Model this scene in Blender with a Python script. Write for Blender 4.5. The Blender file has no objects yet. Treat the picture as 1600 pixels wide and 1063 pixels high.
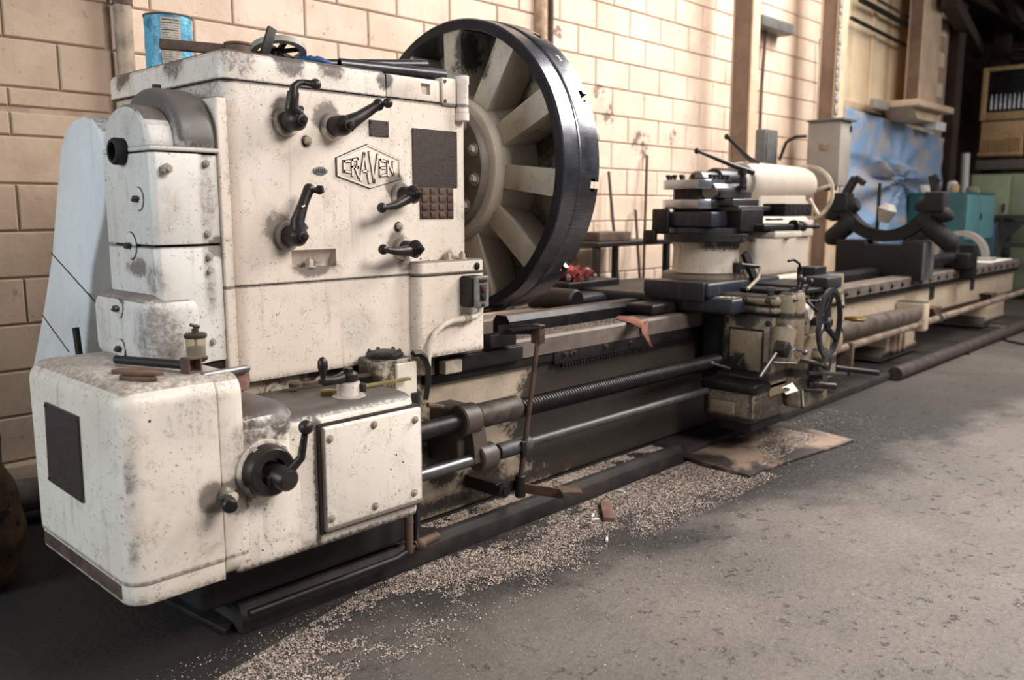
import bpy, bmesh, math, random
from mathutils import Vector, Matrix, noise as mnoise

S = bpy.context.scene
COL = S.collection
rnd = random.Random(7)
PI = math.pi

# ---------------------------------------------------------------- camera, world, lights
CAMH = 1.2
F = 1333.0
TH = math.atan(205 / F)
cd = bpy.data.cameras.new('camera'); cam = bpy.data.objects.new('camera', cd); COL.objects.link(cam)
cam.location = (0, 0, CAMH)
cam.rotation_euler = (PI/2 - TH, 0, math.radians(43.5 - 90))
cd.sensor_width = 36; cd.lens = F / 1600 * 36
cd.clip_end = 200
cd.dof.use_dof = True; cd.dof.focus_distance = 2.75; cd.dof.aperture_fstop = 2.4
S.camera = cam
S.view_settings.view_transform = 'Standard'; S.view_settings.look = 'None'
S.view_settings.gamma = 1; S.view_settings.use_curve_mapping = False
S.view_settings.exposure = 0.12

W = bpy.data.worlds.new('world'); S.world = W; W.use_nodes = True
bg = W.node_tree.nodes['Background']; bg.inputs[0].default_value = (0.80, 0.84, 0.90, 1); bg.inputs[1].default_value = 0.21

def area(name, loc, target, sx, sy, power, col):
    l = bpy.data.lights.new(name, 'AREA'); l.shape = 'RECTANGLE'; l.size = sx; l.size_y = sy; l.energy = power; l.color = col
    o = bpy.data.objects.new(name, l); COL.objects.link(o); o.location = loc
    o.rotation_euler = (Vector(target) - Vector(loc)).to_track_quat('-Z', 'Y').to_euler()
    return o
area('skylight_right', (7.6, 0.3, 5.2), (3.6, 2.4, 0.9), 4.5, 2.6, 700, (1.0, 0.955, 0.91))
area('fill_near', (2.6, -2.8, 4.4), (1.8, 2.4, 0.9), 2.4, 1.6, 270, (1.0, 0.955, 0.92))  # unseen fill lamp, added to brighten the headstock and gearbox
area('fill_far', (12.5, -1.0, 3.9), (14.6, 3.4, 1.4), 1.6, 1.6, 110, (1.0, 0.97, 0.93))  # unseen fill lamp under the ceiling, added to light the far lockers
area('doorway_left', (-4.2, 2.6, 2.4), (1.0, 2.5, 1.0), 2.0, 2.4, 165, (0.80, 0.92, 1.0))

# pixel of the 1600x1063 frame -> point of the world on a known plane (axis = value)
_f = Vector((math.cos(math.radians(43.5))*math.cos(TH), math.sin(math.radians(43.5))*math.cos(TH), -math.sin(TH)))
_r = Vector((math.sin(math.radians(43.5)), -math.cos(math.radians(43.5)), 0)); _u = _r.cross(_f)
_C = Vector((0, 0, CAMH))
def PT(px, py, ax, val):
    d = _f*F + _r*(px-800) + _u*(531.5-py)
    t = (val - _C[ax]) / d[ax]
    return _C + d*t
def PX(p):
    v = Vector(p) - _C; d = v.dot(_f)
    return (800 + F*v.dot(_r)/d, 531.5 - F*v.dot(_u)/d, d)

# ---------------------------------------------------------------- materials
def srgb(r, g, b):
    def f(c):
        c /= 255.0
        return c/12.92 if c <= 0.04045 else ((c+0.055)/1.055)**2.4
    return (f(r), f(g), f(b), 1)

class N:
    def __init__(s, name):
        s.m = bpy.data.materials.new(name); s.m.use_nodes = True; s.t = s.m.node_tree; s.t.nodes.clear()
        s.out = s.n('ShaderNodeOutputMaterial'); s.b = s.n('ShaderNodeBsdfPrincipled'); s.l(s.b.outputs[0], s.out.inputs[0])
        s.g = s.n('ShaderNodeNewGeometry'); s.pos = s.g.outputs['Position']
    def n(s, k): return s.t.nodes.new(k)
    def l(s, a, b): s.t.links.new(a, b)
    def put(s, v, i):
        if isinstance(v, bpy.types.NodeSocket): s.l(v, i)
        else:
            if hasattr(i.default_value, '__len__') and not hasattr(v, '__len__'): v = (v,)*len(i.default_value)
            i.default_value = v
    def math(s, op, a, b=0.0, c=0.0, clamp=False):
        x = s.n('ShaderNodeMath'); x.operation = op; x.use_clamp = clamp
        s.put(a, x.inputs[0]); s.put(b, x.inputs[1]); s.put(c, x.inputs[2]); return x.outputs[0]
    def noise(s, scale, detail=4, rough=0.55, dist=0.0, stretch=None, off=(0, 0, 0)):
        x = s.n('ShaderNodeTexNoise'); x.inputs['Scale'].default_value = scale; x.inputs['Detail'].default_value = detail
        x.inputs['Roughness'].default_value = rough; x.inputs['Distortion'].default_value = dist
        mp = s.n('ShaderNodeMapping'); s.l(s.pos, mp.inputs[0]); mp.inputs['Location'].default_value = off
        if stretch: mp.inputs['Scale'].default_value = stretch
        s.l(mp.outputs[0], x.inputs['Vector']); return x.outputs['Fac']
    def vor(s, scale, rand=1.0):
        x = s.n('ShaderNodeTexVoronoi'); x.inputs['Scale'].default_value = scale; x.inputs['Randomness'].default_value = rand
        s.l(s.pos, x.inputs['Vector']); return x.outputs['Distance']
    def step(s, v, a, b):           # smooth 0..1 as v goes from a to b
        x = s.n('ShaderNodeMapRange'); x.interpolation_type = 'SMOOTHSTEP'
        s.put(v, x.inputs[0]); x.inputs[1].default_value = a; x.inputs[2].default_value = b; return x.outputs[0]
    def mix(s, f, a, b):
        x = s.n('ShaderNodeMix'); x.data_type = 'RGBA'; x.clamp_factor = True
        s.put(f, x.inputs[0]); s.put(a, x.inputs[6]); s.put(b, x.inputs[7]); return x.outputs[2]
    def sep(s, v):
        x = s.n('ShaderNodeSeparateXYZ'); s.l(v, x.inputs[0]); return x.outputs
    def dist(s, c, sc=(1, 1, 1)):
        a = s.n('ShaderNodeVectorMath'); a.operation = 'SUBTRACT'; s.l(s.pos, a.inputs[0]); a.inputs[1].default_value = c
        b = s.n('ShaderNodeVectorMath'); b.operation = 'MULTIPLY'; s.l(a.outputs[0], b.inputs[0]); b.inputs[1].default_value = sc
        d = s.n('ShaderNodeVectorMath'); d.operation = 'LENGTH'; s.l(b.outputs[0], d.inputs[0]); return d.outputs[1]
    def bump(s, h, strength=0.3, d=0.01):
        x = s.n('ShaderNodeBump'); x.inputs['Strength'].default_value = strength; x.inputs['Distance'].default_value = d
        s.l(h, x.inputs['Height']); s.l(x.outputs[0], s.b.inputs['Normal'])
    def fin(s, col, rough=0.5, metal=0.0):
        s.put(col, s.b.inputs['Base Color']); s.put(rough, s.b.inputs['Roughness']); s.put(metal, s.b.inputs['Metallic']); return s.m

def plain(name, col, rough=0.6, metal=0.0, var=0.35, scale=14, bump=0.15):
    k = N(name); a = k.noise(scale, 5, 0.6); dark = tuple(c*(1-var) for c in col[:3]) + (1,)
    lite = tuple(min(1, c*(1+var*0.6)) for c in col[:3]) + (1,)
    c = k.mix(k.step(a, 0.35, 0.65), dark, lite)
    r = k.math('MULTIPLY_ADD', a, 0.25, rough - 0.12)
    if bump: k.bump(k.noise(scale*6, 4), bump, 0.004)
    return k.fin(c, r, metal)

def paint(name, base, grime_shade=0.5, spots=(), planes=(), topdirt=0.0, chip=1.0, stain=(120, 92, 66), oil=None):
    """old machine enamel: warm stains, run marks, scratches, pits and caked dirt where the photograph has them"""
    k = N(name); b = srgb(*base)
    lo = k.noise(2.6, 6, 0.6, 0.3); mid = k.noise(9, 7, 0.68, 0.6)
    c = k.mix(k.step(lo, 0.35, 0.7), b, tuple(x*y for x, y in zip(b[:3], (0.90, 0.87, 0.83))) + (1,))
    c = k.mix(k.math('MULTIPLY', k.step(mid, 0.52, 0.78), 0.55*grime_shade), c, srgb(*stain))
    run = k.noise(7, 5, 0.6, 0.2, stretch=(5, 5, 0.35))
    c = k.mix(k.math('MULTIPLY', k.step(run, 0.55, 0.80), 0.55*grime_shade), c, srgb(105, 84, 64))
    # fine curly scratches
    s1 = k.noise(34, 3, 0.55, 1.8); line = k.math('SUBTRACT', 1.0, k.step(k.math('ABSOLUTE', k.math('SUBTRACT', s1, 0.5)), 0.004, 0.022))
    gate = k.step(k.noise(24, 4, 0.7, off=(3, 1, 7)), 0.53, 0.60)
    scr = k.math('MULTIPLY', k.math('MULTIPLY', line, gate), 0.5*chip)
    c = k.mix(scr, c, srgb(70, 55, 46))
    # pits and chips
    v = k.vor(24); pn = k.noise(14, 3, 0.6, off=(9, 4, 2))
    chips = k.math('MULTIPLY', k.math('SUBTRACT', 1.0, k.step(k.math('MULTIPLY_ADD', k.noise(50, 4, .7), 0.22, v), 0.18, 0.21)), k.step(pn, 0.60, 0.64))
    f2 = k.noise(110, 4, 0.65, 0.3); fine = k.math('MULTIPLY', k.step(f2, 0.62, 0.66), k.step(k.noise(7, 4, 0.65, off=(5, 5, 1)), 0.42, 0.60))
    allc = k.math('MINIMUM', k.math('ADD', chips, k.math('MULTIPLY', fine, 0.8)), 1.0)
    c = k.mix(k.math('MULTIPLY', allc, 0.92*chip), c, srgb(38, 33, 31))
    g = None; oilk = 0.9 if oil else 0.62
    rough_n = k.noise(70, 7, 0.75, 0.5); big_n = k.noise(8, 5, 0.65)
    for sp in spots:
        cpos, rad, st = sp[0], sp[1], sp[2]; sc = sp[3] if len(sp) > 3 else (1, 1, 1)
        d = k.math('MULTIPLY_ADD', k.math('SUBTRACT', big_n, 0.5), rad*1.1, k.dist(cpos, sc))
        m = k.math('MULTIPLY', k.math('SUBTRACT', 1.0, k.step(d, rad*0.35, rad)), st)
        g = m if g is None else k.math('MAXIMUM', g, m)
    if planes:
        xyz = k.sep(k.pos)
        for ax, v0, w, st in planes:
            d = k.math('ABSOLUTE', k.math('SUBTRACT', xyz[ax], v0))
            m = k.math('MULTIPLY', k.math('SUBTRACT', 1.0, k.step(d, 0.0, w)), st)
            g = m if g is None else k.math('MAXIMUM', g, m)
    if topdirt:
        nz = k.sep(k.g.outputs['True Normal'])[2]
        m = k.math('MULTIPLY', k.step(nz, 0.35, 0.85), topdirt)
        g = m if g is None else k.math('MAXIMUM', g, m)
    if g is not None:
        thr = k.math('ADD', g, k.math('MULTIPLY', k.math('SUBTRACT', rough_n, 0.5), 1.5))
        mask = k.math('MULTIPLY', k.step(thr, 0.32, 0.72), k.step(g, 0.02, 0.2))
        c = k.mix(k.math('MULTIPLY', k.step(g, 0.0, 0.9), 0.5), c, srgb(*(oil or (104, 90, 80))))
        c = k.mix(k.math('MULTIPLY', mask, oilk), c, srgb(*(oil or (72, 62, 57))))
    h = k.math('SUBTRACT', k.math('MULTIPLY', k.noise(16, 5, 0.6), 0.6), k.math('MULTIPLY', allc, 0.6))
    k.bump(h, 0.28, 0.004)
    return k.fin(c, k.math('MULTIPLY_ADD', mid, 0.35, 0.30), 0.0)

def metal(name, col, rough=0.35, scratch=1.0, met=0.85, dirt=0.0):
    k = N(name); a = k.noise(7, 6, 0.6); st = k.noise(60, 3, 0.5, stretch=(0.15, 4, 4))
    b = srgb(*col); c = k.mix(k.step(a, 0.3, 0.7), tuple(x*0.6 for x in b[:3]) + (1,), b)
    c = k.mix(k.math('MULTIPLY', k.step(st, 0.5, 0.8), 0.35*scratch), c, tuple(min(1, x*1.8+.02) for x in b[:3]) + (1,))
    if dirt: c = k.mix(k.math('MULTIPLY', k.step(k.noise(16, 6, 0.7), 0.45, 0.7), dirt), c, srgb(95, 78, 62))
    k.bump(k.noise(45, 5, 0.6), 0.12, 0.002)
    return k.fin(c, k.math('MULTIPLY_ADD', a, 0.3, rough-0.15), met)

M = {}
M['cream'] = paint('worn_cream_enamel', (222, 211, 196), 0.7)
M['black'] = plain('oily_black_iron', srgb(34, 30, 29), 0.5, 0.35)
M['lever'] = plain('blackened_lever_steel', srgb(56, 50, 47), 0.38, 0.55)
M['seam'] = plain('seam_grime', srgb(44, 34, 27), 0.9)
M['bolt'] = plain('painted_bolt', srgb(176, 163, 146), 0.5, 0.1)
M['boltdark'] = plain('oily_bolt', srgb(70, 62, 56), 0.45, 0.5)
M['steel'] = metal('bright_steel', (128, 128, 130), 0.34)
M['dull'] = metal('dull_lever_steel', (84, 80, 77), 0.42, .5, .6)
M['deepblack'] = plain('soot_black_casting', srgb(15, 14, 14), 0.8, 0.0, 0.3)
M['greysteel'] = metal('grey_steel', (98, 97, 98), 0.38)
M['darksteel'] = metal('dark_steel', (66, 64, 68), 0.36, 0.7, 0.85)
M['oilmetal'] = metal('oiled_iron', (44, 42, 43), 0.45, 0.6, 0.6, 0.25)
M['way'] = metal('bed_way_steel', (122, 110, 101), 0.62, 0.5, 0.25, 0.5)
M['brown'] = plain('rusty_brown_iron', srgb(92, 72, 60), 0.7, 0.2, 0.4)
M['rod'] = plain('oxidised_red_brown_rod', srgb(84, 62, 54), 0.6, 0.3)
M['brass'] = metal('brass_handle', (196, 158, 96), 0.3, 0.4, 0.8)
M['blue'] = paint('oil_stained_blue_iron', (34, 38, 50), 1.0, topdirt=0.8, chip=0.4, stain=(24, 23, 25), oil=(26, 25, 27))
M['rubber'] = plain('black_rubber', srgb(24, 23, 23), 0.7)
M['red'] = plain('red_rag_cloth', srgb(146, 60, 56), 0.9, 0, 0.5, 30)
M['strap'] = plain('faded_red_strap_cloth', srgb(150, 98, 86), 0.9, 0, 0.2, 40)
M['box'] = plain('grey_cabinet_enamel', srgb(150, 143, 134), 0.5, 0, 0.1, 5)
M['greybox'] = plain('dark_grey_switch_enamel', srgb(92, 92, 90), 0.5, 0, 0.2)
M['column'] = plain('column_paint', srgb(205, 178, 150), 0.6, 0, 0.14, 6)
M['teal'] = plain('teal_cabinet_enamel', srgb(48, 92, 95), 0.45, 0, 0.15, 4)
M['green'] = plain('pale_green_locker_enamel', srgb(186, 196, 160), 0.5, 0, 0.1, 4)
M['wood'] = plain('rack_pine', srgb(206, 168, 122), 0.7, 0, 0.15, 9)
M['darkwood'] = plain('dark_roof_timber', srgb(58, 42, 34), 0.9, 0, 0.35, 4)
M['roof'] = plain('dark_roof_sheet', srgb(40, 32, 28), 0.95, 0, 0.4, 3)
M['mat'] = None
M['white'] = plain('white_paper', srgb(225, 222, 214), 0.8, 0, 0.05)
M['chipmat'] = plain('pale_swarf', srgb(206, 188, 174), 0.6, 0.1, 0.35, 60)
M['chipdark'] = plain('dark_swarf', srgb(72, 60, 52), 0.7, 0.2, 0.35, 60)
M['glass'] = None

# ---------------------------------------------------------------- mesh helpers
class B:
    def __init__(s): s.v = []; s.f = []
    def add(s, vs, fs):
        o = len(s.v); s.v += [tuple(v) for v in vs]; s.f += [tuple(i+o for i in f) for f in fs]; return s
    def box(s, x0, x1, y0, y1, z0, z1):
        return s.add([(x0,y0,z0),(x1,y0,z0),(x1,y1,z0),(x0,y1,z0),(x0,y0,z1),(x1,y0,z1),(x1,y1,z1),(x0,y1,z1)],
                     [(0,3,2,1),(4,5,6,7),(0,1,5,4),(1,2,6,5),(2,3,7,6),(3,0,4,7)])
    def rbox(s, x0, x1, y0, y1, z0, z1, r=0.01, seg=3):
        bm = bmesh.new(); bmesh.ops.create_cube(bm, size=1)
        for v in bm.verts:
            v.co = Vector(((x0+x1)/2 + v.co.x*(x1-x0), (y0+y1)/2 + v.co.y*(y1-y0), (z0+z1)/2 + v.co.z*(z1-z0)))
        r = min(r, 0.49*min(x1-x0, y1-y0, z1-z0))
        bmesh.ops.bevel(bm, geom=bm.edges[:], offset=r, segments=seg, affect='EDGES', profile=0.5)
        bm.verts.index_update(); s.add([v.co[:] for v in bm.verts], [[v.index for v in f.verts] for f in bm.faces]); bm.free(); return s
    def pillar(s, x0, x1, y0, y1, z0, z1, rv=0.03, re=0.004, seg=5):   # rounded upright corners, crisp top and bottom
        pts = []
        for cx, cy, a0 in ((x1-rv, y1-rv, 0), (x0+rv, y1-rv, 90), (x0+rv, y0+rv, 180), (x1-rv, y0+rv, 270)):
            for i in range(seg+1):
                a = math.radians(a0 + 90*i/seg); pts.append((cx, cy, math.cos(a), math.sin(a)))
        def rg(z, ins): return [(p[0]+p[2]*(rv-ins), p[1]+p[3]*(rv-ins), z) for p in pts]
        return s.ring([rg(z0, re), rg(z0+re, 0), rg(z1-re, 0), rg(z1, re)])
    def clip(s, ax, v, keep_above):
        bm = bmesh.new(); vs = [bm.verts.new(p) for p in s.v]
        for f in s.f:
            try: bm.faces.new([vs[i] for i in f])
            except ValueError: pass
        bmesh.ops.recalc_face_normals(bm, faces=bm.faces[:])
        co = [0, 0, 0]; co[ax] = v; no = [0, 0, 0]; no[ax] = 1
        r = bmesh.ops.bisect_plane(bm, geom=bm.verts[:]+bm.edges[:]+bm.faces[:], plane_co=co, plane_no=no, clear_inner=keep_above, clear_outer=not keep_above)
        ed = [e for e in r['geom_cut'] if isinstance(e, bmesh.types.BMEdge)]
        if ed: bmesh.ops.edgeloop_fill(bm, edges=ed)
        bm.verts.index_update(); s.v = [v.co[:] for v in bm.verts]; s.f = [[v.index for v in f.verts] for f in bm.faces]; bm.free(); return s
    def obox(s, c, ax, ay, az, hx, hy, hz):      # oriented box
        c = Vector(c); P = []
        for k in (-1, 1):
            for i, j in ((-1,-1),(1,-1),(1,1),(-1,1)): P.append(c + ax*hx*i + ay*hy*j + az*hz*k)
        return s.add(P, [(0,3,2,1),(4,5,6,7),(0,1,5,4),(1,2,6,5),(2,3,7,6),(3,0,4,7)])
    def bar(s, p, q, w, h, up=(0, 0, 1)):
        p = Vector(p); q = Vector(q); a = (q-p).normalized(); u = Vector(up); b = a.cross(u)
        if b.length < 1e-4: b = a.cross(Vector((0, 1, 0)))
        b.normalize(); u = b.cross(a)
        return s.obox((p+q)/2, a, b, u, (q-p).length/2, w/2, h/2)
    def ring(s, rings, closed=False, caps=True):
        n = len(rings[0]); o = len(s.v)
        for r in rings: s.v += [tuple(p) for p in r]
        m = len(rings)
        for i in range(m if closed else m-1):
            a = o + i*n; b = o + ((i+1) % m)*n
            for j in range(n): s.f.append((a+j, a+(j+1) % n, b+(j+1) % n, b+j))
        if caps and not closed:
            s.f.append(tuple(o+j for j in range(n))[::-1]); s.f.append(tuple(o+(m-1)*n+j for j in range(n)))
        return s
    def tube(s, pts, r, n=12, caps=True):
        pts = [Vector(p) for p in pts]; rs = r if hasattr(r, '__len__') else [r]*len(pts); rings = []; u = None
        for i, p in enumerate(pts):
            d = (pts[min(i+1, len(pts)-1)] - pts[max(i-1, 0)]).normalized()
            if u is None:
                u = Vector((0, 0, 1)) if abs(d.z) < 0.9 else Vector((0, 1, 0))
            u = (u - d*u.dot(d)).normalized(); w = d.cross(u)
            rings.append([p + (u*math.cos(2*PI*j/n) + w*math.sin(2*PI*j/n))*rs[i] for j in range(n)])
        return s.ring(rings, caps=caps)
    def lathe(s, c, axis, prof, n=32, caps=True, closed=False):   # prof: (distance along axis, radius)
        c = Vector(c); a = Vector(axis).normalized(); u = Vector((0, 0, 1)) if abs(a.z) < 0.9 else Vector((1, 0, 0))
        u = (u - a*u.dot(a)).normalized(); w = a.cross(u)
        return s.ring([[c + a*t + (u*math.cos(2*PI*j/n) + w*math.sin(2*PI*j/n))*max(r, 1e-5) for j in range(n)] for t, r in prof], closed=closed, caps=caps)
    def cyl(s, c, axis, r, h, n=24, ch=0.0):
        if ch: return s.lathe(c, axis, [(0, r-ch), (ch, r), (h-ch, r), (h, r-ch)], n)
        return s.lathe(c, axis, [(0, r), (h, r)], n)
    def sph(s, c, r, n=16):
        m = n//2; return s.lathe(Vector(c)-Vector((0,0,r)), (0,0,1), [(r-r*math.cos(PI*i/m), max(1e-4, r*math.sin(PI*i/m))) for i in range(m+1)], n)
    def prism(s, poly, ax, a0, a1):              # polygon in the two other axes, extruded along ax
        def mk(p, v):
            q = list(p); q.insert(ax, v); return tuple(q)
        n = len(poly); o = len(s.v)
        s.v += [mk(p, a0) for p in poly] + [mk(p, a1) for p in poly]
        s.f.append(tuple(o+i for i in range(n))); s.f.append(tuple(o+n+i for i in range(n))[::-1])
        for i in range(n): s.f.append((o+i, o+n+i, o+n+(i+1) % n, o+(i+1) % n))
        return s
    def move(s, M4):
        s.v = [tuple(M4 @ Vector(v)) for v in s.v]; return s

BASE = {}
NONAME = [0]
def mesh_from(b, name, bevel=0, seg=2, ang=38, off=Vector((0, 0, 0)), rough=None):
    me = bpy.data.meshes.new(name); bm = bmesh.new()
    vs = [bm.verts.new(Vector(v) - off) for v in b.v]
    for f in b.f:
        try: bm.faces.new([vs[i] for i in f])
        except ValueError: pass
    bmesh.ops.recalc_face_normals(bm, faces=bm.faces[:])
    if bevel:
        ed = [e for e in bm.edges if len(e.link_faces) == 2 and e.calc_face_angle(0) > math.radians(35)]
        bmesh.ops.bevel(bm, geom=ed, offset=bevel, segments=seg, affect='EDGES', profile=0.5, clamp_overlap=True)
    bm.to_mesh(me); bm.free()
    for p in me.polygons: p.use_smooth = True
    me.set_sharp_from_angle(angle=math.radians(ang))
    return me
def obj(name, b, mat, parent=None, bevel=0, seg=2, label=None, ang=38, kind=None):
    root = parent
    off = Vector((0, 0, 0))
    if parent is not None: off = BASE[parent.name]
    me = mesh_from(b, name, bevel, seg, ang, off)
    me.materials.append(M[mat] if isinstance(mat, str) else mat)
    o = bpy.data.objects.new(name, me); COL.objects.link(o)
    if parent is not None: o.parent = parent
    BASE[o.name] = off
    if label: o['label'] = label
    if kind: o['kind'] = kind
    return o
def thing(name, label, cat, base, group=None):
    o = bpy.data.objects.new(name, None); o.empty_display_size = 0.1; COL.objects.link(o)
    o.location = base; BASE[o.name] = Vector(base); o['label'] = label; o['category'] = cat
    if group: o['group'] = group
    return o
def single(name, b, mat, label, cat, bevel=0, group=None, seg=2, ang=38, kind=None):
    # a thing that is one mesh: origin at its lowest middle
    xs = [v[0] for v in b.v]; ys = [v[1] for v in b.v]; zs = [v[2] for v in b.v]
    off = Vector(((min(xs)+max(xs))/2, (min(ys)+max(ys))/2, min(zs)))
    me = mesh_from(b, name, bevel, seg, ang, off); me.materials.append(M[mat] if isinstance(mat, str) else mat)
    o = bpy.data.objects.new(name, me); COL.objects.link(o); o.location = off; BASE[o.name] = off
    o['label'] = label; o['category'] = cat
    if group: o['group'] = group
    if kind: o['kind'] = kind
    return o
def struct(name, b, mat, bevel=0):
    o = obj(name, b, mat, None, bevel); o['kind'] = 'structure'; return o
def cut(o, b, bevel=0):
    """carve b out of o"""
    me = mesh_from(b, 'cutter', bevel, 2, 38, BASE[o.name]); c = bpy.data.objects.new('cutter', me); COL.objects.link(c)
    if o.parent: c.location = o.parent.location
    c.location = BASE[o.name]
    md = o.modifiers.new('cut', 'BOOLEAN'); md.object = c; md.operation = 'DIFFERENCE'; md.solver = 'EXACT'
    bpy.context.view_layer.update()
    dg = bpy.context.evaluated_depsgraph_get(); new = bpy.data.meshes.new_from_object(o.evaluated_get(dg))
    o.modifiers.clear(); o.data = new; new.set_sharp_from_angle(angle=math.radians(38))
    bpy.data.objects.remove(c)
def text_b(s, size, extrude=0.0006, bold=0.0):
    """words as a mesh in the XY plane, centred"""
    cu = bpy.data.curves.new('t', 'FONT'); cu.body = s; cu.size = size; cu.align_x = 'CENTER'; cu.align_y = 'CENTER'; cu.extrude = extrude; cu.offset = bold
    o = bpy.data.objects.new('t', cu); COL.objects.link(o); bpy.context.view_layer.update()
    me = bpy.data.meshes.new_from_object(o.evaluated_get(bpy.context.evaluated_depsgraph_get()))
    b = B(); b.add([v.co[:] for v in me.vertices], [tuple(p.vertices) for p in me.polygons])
    bpy.data.objects.remove(o); bpy.data.meshes.remove(me); return b
def hexnut(p, axis, r, h): return B().lathe(p, axis, [(0, r), (h*.85, r), (h, r*.85)], 6)
def bolt_b(p, axis, r=0.011, h=0.010, washer=True):
    b = B(); a = Vector(axis).normalized(); p = Vector(p)
    if washer: b.lathe(p, a, [(0, r*1.45), (0.003, r*1.45)], 14)
    b.lathe(p + a*0.003, a, [(0, r), (h*.8, r), (h, r*.82)], 6)
    b.lathe(p + a*(h+0.003), a, [(0, r*.5), (h*.3, r*.45)], 10)
    return b
NY = Vector((0, -1, 0)); NX = Vector((-1, 0, 0)); UZ = Vector((0, 0, 1)); PXV = Vector((1, 0, 0))

# ================================================================ SETTING
# --- floor: concrete with oil, pits and grit
k = N('oily_concrete')
xyz = k.sep(k.pos)
a = k.noise(1.1, 6, 0.62); b_ = k.noise(5, 7, 0.7, 0.4); fine = k.noise(60, 5, 0.7)
c = k.mix(k.step(a, 0.3, 0.7), srgb(98, 90, 84), srgb(126, 116, 108))
c = k.mix(k.math('MULTIPLY', k.step(b_, 0.5, 0.72), 0.5), c, srgb(88, 78, 71))
c = k.mix(k.math('MULTIPLY', k.step(fine, 0.48, 0.62), 0.45), c, srgb(80, 74, 69)); c = k.mix(k.math('MULTIPLY', k.step(k.noise(120, 3, .6), 0.56, 0.66), 0.4), c, srgb(164, 154, 144))
pit = k.noise(17, 8, 0.78, 0.1, stretch=(1, 1.0, 1)); pm = k.step(pit, 0.575, 0.64)
pg = k.step(k.noise(2.1, 3, 0.5, off=(4, 2, 0)), 0.36, 0.55)
pm = k.math('MULTIPLY', pm, pg)
c = k.mix(k.math('MULTIPLY', pm, 0.36), c, srgb(62, 55, 50))
v = k.vor(26); gl = k.math('MULTIPLY', k.math('SUBTRACT', 1, k.step(v, 0.04, 0.075)), k.step(k.noise(9, 2), 0.52, 0.58))
c = k.mix(gl, c, srgb(196, 186, 172))
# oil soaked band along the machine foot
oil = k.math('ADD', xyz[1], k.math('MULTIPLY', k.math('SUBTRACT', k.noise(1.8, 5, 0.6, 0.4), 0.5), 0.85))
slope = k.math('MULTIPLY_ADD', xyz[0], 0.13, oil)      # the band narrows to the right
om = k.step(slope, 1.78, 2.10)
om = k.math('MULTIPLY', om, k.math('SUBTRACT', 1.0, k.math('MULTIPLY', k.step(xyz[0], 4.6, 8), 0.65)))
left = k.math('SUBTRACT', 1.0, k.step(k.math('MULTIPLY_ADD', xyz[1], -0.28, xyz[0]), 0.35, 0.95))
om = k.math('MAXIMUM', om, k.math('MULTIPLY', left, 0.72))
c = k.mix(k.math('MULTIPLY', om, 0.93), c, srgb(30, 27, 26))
grime_shade = k.step(k.math('MULTIPLY_ADD', xyz[0], -0.28, oil), 0.35, 1.45)  # dirt plus broad shading mixed into the floor colour, fading to the right
c = k.mix(k.math('MULTIPLY', grime_shade, 0.42), c, srgb(58, 52, 48))
hh = k.math('ADD', k.math('MULTIPLY', k.noise(34, 6, 0.7, 0.3), 0.5), k.math('MULTIPLY', pm, -0.35))
k.bump(hh, 0.8, 0.014)
k.fin(c, k.math('MULTIPLY_ADD', fine, 0.3, 0.42))
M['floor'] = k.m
fl = B()
nx, ny = 150, 60
X0, X1, Y0, Y1 = -4, 17, -3.5, 5.2
fl.v = [(X0+(X1-X0)*i/nx, Y0+(Y1-Y0)*j/ny, 0.0) for j in range(ny+1) for i in range(nx+1)]
fl.f = [(j*(nx+1)+i, j*(nx+1)+i+1, (j+1)*(nx+1)+i+1, (j+1)*(nx+1)+i) for j in range(ny) for i in range(nx)]
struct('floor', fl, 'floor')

# --- block wall
def blockmat(name, base, dark, blot):
    k = N(name); info = k.n('ShaderNodeObjectInfo')
    a = k.noise(3.0, 6, 0.6); f = k.noise(30, 6, 0.7); b = srgb(*base); d = srgb(*dark)
    c = k.mix(k.step(a, 0.3, 0.72), b, d)
    c = k.mix(k.math('MULTIPLY', info.outputs['Random'], 0.22), c, d)
    c = k.mix(k.math('MULTIPLY', k.step(k.noise(5, 5, 0.6, stretch=(3, 3, .3)), 0.5, 0.8), 0.4), c, d)
    c = k.mix(k.math('MULTIPLY', k.step(k.noise(22, 5, 0.6), 0.64, 0.70), 0.5), c, srgb(122, 92, 72))
    g = None
    for cp, r in blot:
        m = k.math('SUBTRACT', 1, k.step(k.dist(cp, (1, 0, 1)), r*.3, r)); g = m if g is None else k.math('MAXIMUM', g, m)
    if g is not None:
        t = k.step(k.math('ADD', g, k.math('MULTIPLY', k.math('SUBTRACT', k.noise(18, 5, 0.7), 0.5), 2.2)), 0.85, 1.1)
        c = k.mix(k.math('MULTIPLY', k.math('MULTIPLY', t, k.step(g, 0, .2)), 0.8), c, srgb(96, 70, 58))
    k.bump(k.math('ADD', f, k.noise(9, 4)), 0.45, 0.008)
    return k.fin(c, 0.75)
WY = 3.85
blots = [(PT(935, 145, 1, WY), 0.13), (PT(950, 180, 1, WY), 0.14), (PT(1000, 225, 1, WY), 0.22), (PT(1050, 215, 1, WY), 0.12), (PT(870, 50, 1, WY), 0.1), (PT(930, 215, 1, WY), 0.1)]
M['block'] = blockmat('painted_concrete_block', (228, 207, 187), (208, 182, 160), blots)
M['blocktan'] = blockmat('rough_tan_dim_block', (184, 160, 138), (158, 135, 114), [])  # tan paint, with the weaker light on the left wall mixed in
M['mortar'] = plain('grey_brown_mortar', srgb(164, 140, 120), 0.9, 0, 0.2, 12)
wall = struct('wall_back', B().box(0.2, 12.62, WY+0.006, WY+0.2, 0, 4.4), 'mortar')
H = 0.1895; Z0 = 0.731 - 3*H; L = 0.395
cand = []
j = -1
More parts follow.
